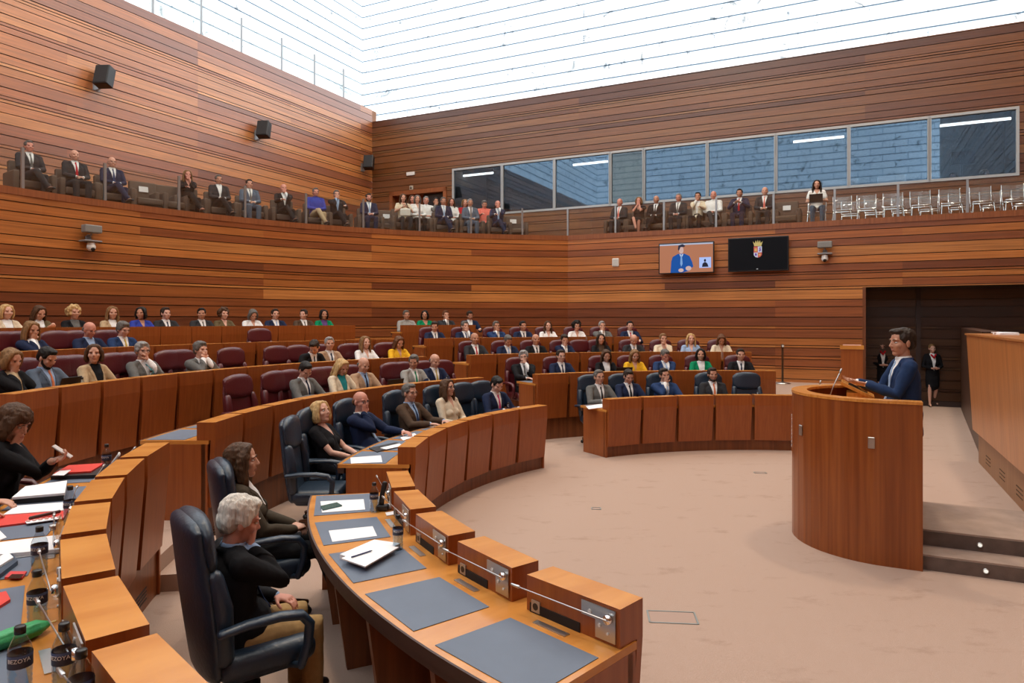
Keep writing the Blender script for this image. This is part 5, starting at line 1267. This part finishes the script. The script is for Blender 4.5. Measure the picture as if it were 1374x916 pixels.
# ------------------------------------------------------------------ gallery
def garm(p,heading,label,sign=False,first=[None]):
    grp='brown gallery armchairs'
    if first[0] is None:
        t=thing('gallery_armchair','x','armchair',(0,0,0),0,grp); g=G(); g.rbox((0,.06,.34),(.56,.56,.16),.04,None,3); obj('seat',g,BROWNCH,t,True)
        M=Matrix.Rotation(.12,3,'X'); g=G(); g.rbox((0,-.27,.60),(.60,.13,.56),.04,M,3); obj('backrest',g,BROWNCH,t,True)
        for s in (1,-1):
            g=G(); g.rbox((s*.335,.02,.33),(.11,.62,.54),.035,None,3); obj('armrest',g,BROWNCH,t,True)
        g=G(); g.box((0,.02,.13),(.6,.5,.26)); obj('base',g,mat('brown_base',(.05,.03,.02),.8),t)
        first[0]=t; t.location=p; t.rotation_euler=(0,0,R(heading-90)); t['label']=label; r_=t
    else: r_=dup(first[0],p,R(heading-90),label,grp)
    if sign:
        M=Matrix.Rotation(.12,3,'X'); g=G(); g.box(M@V((0,-.19,.0))+V((0,.0,.72)),(.20,.006,.13),M); s=thing('reserved_card','white card on the '+label.split(',')[0].replace('with a white card ',''),'card',p,R(heading-90),'white cards on empty gallery chairs'); obj('card',g,PAPER,s)
    return r_
GAL=[(40,man('charcoal','grey','dg',pose='lap',legs='cross'),'leftmost gallery person in dark suit with crossed legs',1),
(101,man('charcoal','red','dg','bald',pose='lap'),'bald person in dark suit and red tie in the left gallery',1),
(151,man('navy','blue','gr','bald',pose='lap',legs='cross',glasses=True),'bald person in navy suit with striped tie, left gallery',1),
(252,wom('blouse','black','lb','long',pose='chinL',legs='cross',trousers='black'),'blonde person in black resting cheek on hand, left gallery',1),
(294,man('charcoal',None,'dg',pose='lap',legs='cross',trousers='black'),'person in dark jacket and open white shirt, crossed legs, left gallery',1),
(335,man('greyblue','grey','dk',pose='lap'),'person in grey-blue jacket and jeans in the gallery',1),
(381,man('black',None,'dg','bald',pose='chinL',legs='cross'),'bald person in black suit, hand on cheek, left gallery',1),
(424,man('royal',None,'dg',top='shirt',pose='lap',legs='cross',trousers='beige'),'person in blue shirt and beige trousers in the gallery',1),
(452,man('black',None,'dg',pose='chinR',legs='cross',c2='lblue'),'dark-suited person with pale green shirt, hand at temple, gallery',1),
(495,man('navy','lblue','dk',pose='lap',beard='dk'),'bearded person in navy suit in the gallery near the corner',1)]
def gal_seat(x,o,lab,curved=True,dr=0,z=GF,dz=0):
    o=dict(o); o.setdefault('skin',rnd.choice('lmr')); 
    if curved: rr_=15.75+dr; a=a_of(x,rr_,200,80); p=pol(rr_,a,z); hd_=a+180-8
    else: p=on_v(x,VL+.95+dr); p.z=z; hd_=math.degrees(math.atan2(-E1.y,-E1.x))
    make_person(lab,'',tuple(p),hd_,group='spectators in the gallery',vox=.013,lean=o.pop('lean',-.12),scale=o.pop('scale',1.0),**o); return p,hd_
for (x,o,lab,c) in GAL:
    p,h_=gal_seat(x,o,lab); garm(tuple(p),h_,'brown gallery armchair under the '+lab.split(' in the')[0].split(',')[0].replace('person','person'))
for x,lab in ((196,'empty brown armchair with a white card in the left gallery'),(226,'empty brown armchair beside the blonde person in black'),(520,'empty brown armchair with a white card near the gallery door')):
    a=a_of(x,15.75,200,80); garm(tuple(pol(15.75,a,GF)),a+172,lab,x!=226)
GM=[(541,wom('blouse_s','cream','br','long',pose='hold',skin='l'),'person holding a white bag by the gallery door',0,.0),
(553,wom('dress','beige','br','long',pose='lap'),'brown-haired person in pale dress behind the white bag',.75,.1),
(560,wom('blouse','white','dg','bob',pose='lap',trousers='black'),'person in white blouse and black trousers in the gallery',0,0),
(572,man('white',None,'gr',top='shirt',pose='lap'),'grey-haired person in white shirt in the gallery back row',.75,.1),
(595,man('navy','lblue','dg',pose='lap',legs='cross'),'person in navy suit crossing legs in the middle gallery',0,0),
(606,wom('blazer','white','br','long',pose='lap'),'long-haired person in white jacket in the gallery back row',.75,.1),
(585,man('grey',None,'blk',top='shirt',pose='chinR'),'dark-haired person raising a hand in the gallery back row',.8,.1),
(624,wom('blouse','red','lb','bob',pose='lap'),'person in red top in the gallery back row',.75,.1),
(631,man('greyblue','grey','gr',pose='lap'),'grey-haired person in grey suit in front of the red top',0,0),
(650,man('coral',None,'dg',top='shirt',pose='desk',hp=-.3),'person in coral shirt in the gallery back row',.75,.1),
(668,man('navy','lblue','dg','bald',pose='chinL',legs='cross'),'bald person in navy suit, hand at cheek, middle gallery',0,0)]
for (x,o,lab,dr,dz) in GM:
    rr_=15.35+dr; a=a_of(x,rr_,200,80); p=pol(rr_,a,GF+(.12 if dr else 0))
    o=dict(o); o.setdefault('skin',rnd.choice('lmr')); make_person(lab,'',tuple(p),a+175,group='spectators in the gallery',vox=.013,lean=-.08,**o)
    garm(tuple(p),a+175,'brown gallery armchair under the '+lab.split(' in the')[0].split(' by the')[0])
a=a_of(690,15.35,200,80); garm(tuple(pol(15.35,a,GF)),a+175,'empty brown armchair right of the bald navy suit, middle gallery',True)
g=G(); rr_=15.75; a0,a1=a_of(610,15.8,200,80),a_of(510,15.8,200,80); g.arc(15.75,17.0,a0-6,a1,GF,GF+.12); struct('floor_gallery_step',g,mat('gallery_carpet',(.20,.13,.10),.9))
a=a_of(541,15.2,200,80); p=pol(15.0,a,GF+.60)
bg=thing('handbag','white handbag on the lap of a person by the gallery door','bag',tuple(p)); g=G(); g.rbox((0,0,.10),(.30,.12,.22),.03,None,3); obj('pouch',g,mat('white_leather',(.7,.68,.62),.5),bg); g=G(); g.tube([(-.09,0,.2),(-.06,0,.32),(.06,0,.32),(.09,0,.2)],.008,n=6); obj('strap',g,BLACKP,bg)
GR=[(831,man('charcoal','coral','gr','bald',pose='lap'),'bald person in charcoal suit and salmon tie, first in right gallery'),
(857,wom('dress','black','lb','bob',pose='mouth',legs='cross'),'person in strappy black top, both hands raised, right gallery'),
(880,man('black','black','gr','bald',pose='lap',legs='crossL'),'bald person in black suit reading, right gallery'),
(910,man('charcoal','grey','gr','short',pose='lap',glasses=True),'person with glasses in charcoal suit and pale tie, right gallery'),
(936,wom('blazer','cream','dk','bun',pose='chinR',c2='white',skin='m',trousers='black'),'dark-haired person in cream jacket, right gallery'),
(957,man('white',None,'gr','bald',top='shirt',pose='lap',legs='cross'),'grey-haired person in white shirt, right gallery'),
(992,man('navy','red','dk','short',pose='hold',skin='m'),'person in navy suit and red tie holding up a phone'),
(1026,man('charcoal','coral','au','bald',pose='lap'),'person in dark suit with coral tie at right end of gallery seats')]
for (x,o,lab) in GR:
    p,h_=gal_seat(x,o,lab,False); garm(tuple(p),h_,'brown armchair under the '+lab.split(',')[0].split(' at right')[0])
p=on_v(1055,VL+.95); p.z=GF; garm(tuple(p),math.degrees(math.atan2(-E1.y,-E1.x)),'empty brown armchair with a white card at the end of the right gallery',True)
# clear chairs with chrome legs
def clear_chair(p,label,first=[None]):
    rz=math.atan2(-E1.y,-E1.x)-PI/2
    if first[0]: return dup(first[0],p,rz,label,'clear plastic chairs in the right gallery')
    t=thing('clear_chair',label,'chair',p,rz,'clear plastic chairs in the right gallery'); first[0]=t
    g=G(); g.rbox((0,.02,.45),(.44,.44,.02),.009,None,2); obj('seat',g,ACRYL,t,True)
    g=G(); M=Matrix.Rotation(.18,3,'X'); g.rbox((0,-.25,.70),(.44,.015,.32),.007,M,2); obj('backrest',g,ACRYL,t,True)
    for s in (1,-1):
        for f in (1,-1):
            g=G(); g.tube([(s*.20,f*.19,.44),(s*.235,f*.25,.0)],.012,n=8); obj('leg',g,CHROME,t,True)
        g=G(); g.tube([(s*.21,-.21,.40),(s*.22,-.25,.55),(s*.22,-.30,.86)],.011,n=8); obj('back_post',g,CHROME,t,True)
    g=G(); g.tube([(-.215,.22,.435),(.215,.22,.435)],.014,n=8); g.tube([(-.215,-.2,.435),(.215,-.2,.435)],.012,n=8); g.tube([(-.215,-.2,.435),(-.215,.22,.435)],.012,n=8); g.tube([(.215,-.2,.435),(.215,.22,.435)],.012,n=8); obj('frame',g,CHROME,t,True)
    return t
NM=['first','second','third','fourth','fifth','sixth','seventh','eighth']
for i,x in enumerate((1096,1130,1163,1199,1236,1276,1318,1362)):
    q=on_v(x,VL+.62); q.z=GF; clear_chair(tuple(q),('clear chair with chrome legs under the person with a laptop' if i==0 else 'clear chair with chrome legs, %s from the seated person in the front line'%NM[i-1]))
for i,x in enumerate((1141,1173,1210,1247,1288,1331,1375)):
    q=on_v(x,VL+1.45); q.z=GF; clear_chair(tuple(q),'clear chair with chrome legs, %s from the left in the back line'%NM[i])
q=on_v(1096,VL+.62); q.z=GF
make_person('long-haired person in white shirt and jeans with a laptop, upper right gallery','',tuple(q),math.degrees(math.atan2(-E1.y,-E1.x))+4,female=True,hair='vlong',hc='dk',top='tee',c1='white',pose='lap',lean=-.02,trousers='jean',group='spectators in the gallery',skin='l',vox=.012,hands={1:(V((.10,.30,.72)),V((.8,-.6,-.6)),V((0,0,-1)),.4,V((-.3,1,0))),-1:(V((-.10,.30,.72)),V((-.8,-.6,-.6)),V((0,0,-1)),.4,V((.3,1,0)))})
h_=math.atan2(-E1.y,-E1.x)-PI/2; t=thing('laptop','black laptop on the lap of the person in white shirt','laptop',tuple(q),h_); g=G(); g.rbox((0,.36,.66),(.32,.22,.018),.004,None,1); obj('base',g,BLACKP,t); M=Matrix.Rotation(-.35,3,'X'); g=G(); g.rbox(V((0,.47,.66))+M@V((0,0,.1)),(.32,.01,.2),.004,M,1); obj('lid',g,BLACKP,t)
# people and kit behind the control room glass
for (x,y,hc,lab,pz) in ((1278,232,'blk','operator in white shirt behind the last control room pane, left one','desk'),(1322,228,'lb','fair-haired operator behind the last control room pane','desk')):
    p=on_v(x,VB+.8); zt=zat(p,y); make_person(lab,'',(p.x,p.y,zt-1.28),math.degrees(math.atan2(-E1.y,-E1.x))+(0 if x<1300 else 60),hair='short' if x<1300 else 'bob',female=x>1300,hc=hc,top='shirt' if x<1300 else 'blouse',c1='white',pose=pz,group='operators behind the control room glass',vox=.013)
g=G(); rp(mu[7],mu[9],VB+.35,VB+1.0,5.0,5.72,g); ds=obj('control_desk',g,GREYP); tag(ds,'grey control desk behind the rightmost panes','desk')
p=on_v(1292,VB+.7); t=thing('control_monitor','black monitor on an arm behind the rightmost pane','monitor',(p.x,p.y,6.0)); g=G(); g.box((0,0,.55),(.55,.05,.36),MW); obj('screen',g,BLACKP,t); g=G(); g.tube([(0,.05,-.28),(0,.05,.5)],.03,n=8); obj('arm',g,GREYP,t)
for (x,w_,lab) in ((1127,1.1,'white equipment case on the sill behind the glass, wide one'),(1196,.8,'white equipment case on the sill, right of the wide one')):
    p=on_v(x,VB+.3); t=thing('equipment_case',lab,'case',(p.x,p.y,5.80)); g=G(); g.rbox((0,0,.16),(w_*.85,.3,.34),.02,MW,1); obj('shell',g,WHITEP,t); g=G(); g.box(V((0,0,.34)),(w_*.5,.2,.03),MW); obj('lid',g,GREYP,t)
g=G(); rp(mu[5],mu[9],VB+.15,VB+.45,5.0,5.80,g); ds=obj('sill_cabinet',g,GREYP); tag(ds,'low grey cabinet under the control room sill','cabinet')
# ------------------------------------------------------------------ light, camera
w=bpy.data.worlds.new('sky'); SC.world=w; w.use_nodes=True; bg=w.node_tree.nodes['Background']; bg.inputs[0].default_value=(.93,.97,1.0,1); bg.inputs[1].default_value=SKY
for i,(u,v) in enumerate(((-6,14),(4,14),(-6,3),(6,3))):  # added lamps out of view that warm the room light
    l=bpy.data.lights.new('added_warm_lamp','AREA'); l.shape='DISK'; l.size=1.6; l.energy=LAMP; l.color=(1.0,.80,.58); o=bpy.data.objects.new('added_warm_lamp',l); COL.objects.link(o); p=rm(u,v,19.5); o.location=p; 
    tag(o,'added unseen warm lamp high under the roof','lamp','warm lamps under the roof'); 
cam=bpy.data.cameras.new('camera'); co=bpy.data.objects.new('camera',cam); COL.objects.link(co); co.location=(0,0,H); co.rotation_euler=(PI/2,0,0)
cam.sensor_width=36; cam.lens=F/1374*36; cam.shift_y=-(458-HY)/1374; cam.clip_start=.05; cam.clip_end=200; SC.camera=co
vs=SC.view_settings; vs.view_transform='Standard'; vs.look='None'; vs.gamma=1; vs.use_curve_mapping=False; vs.exposure=EXPO
SC.cycles.use_denoising=True; SC.cycles.max_bounces=8; SC.cycles.diffuse_bounces=4; SC.cycles.glossy_bounces=3; SC.cycles.transparent_max_bounces=16; SC.cycles.transmission_bounces=4
SC.cycles.sample_clamp_indirect=8; SC.cycles.caustics_reflective=False; SC.cycles.caustics_refractive=False
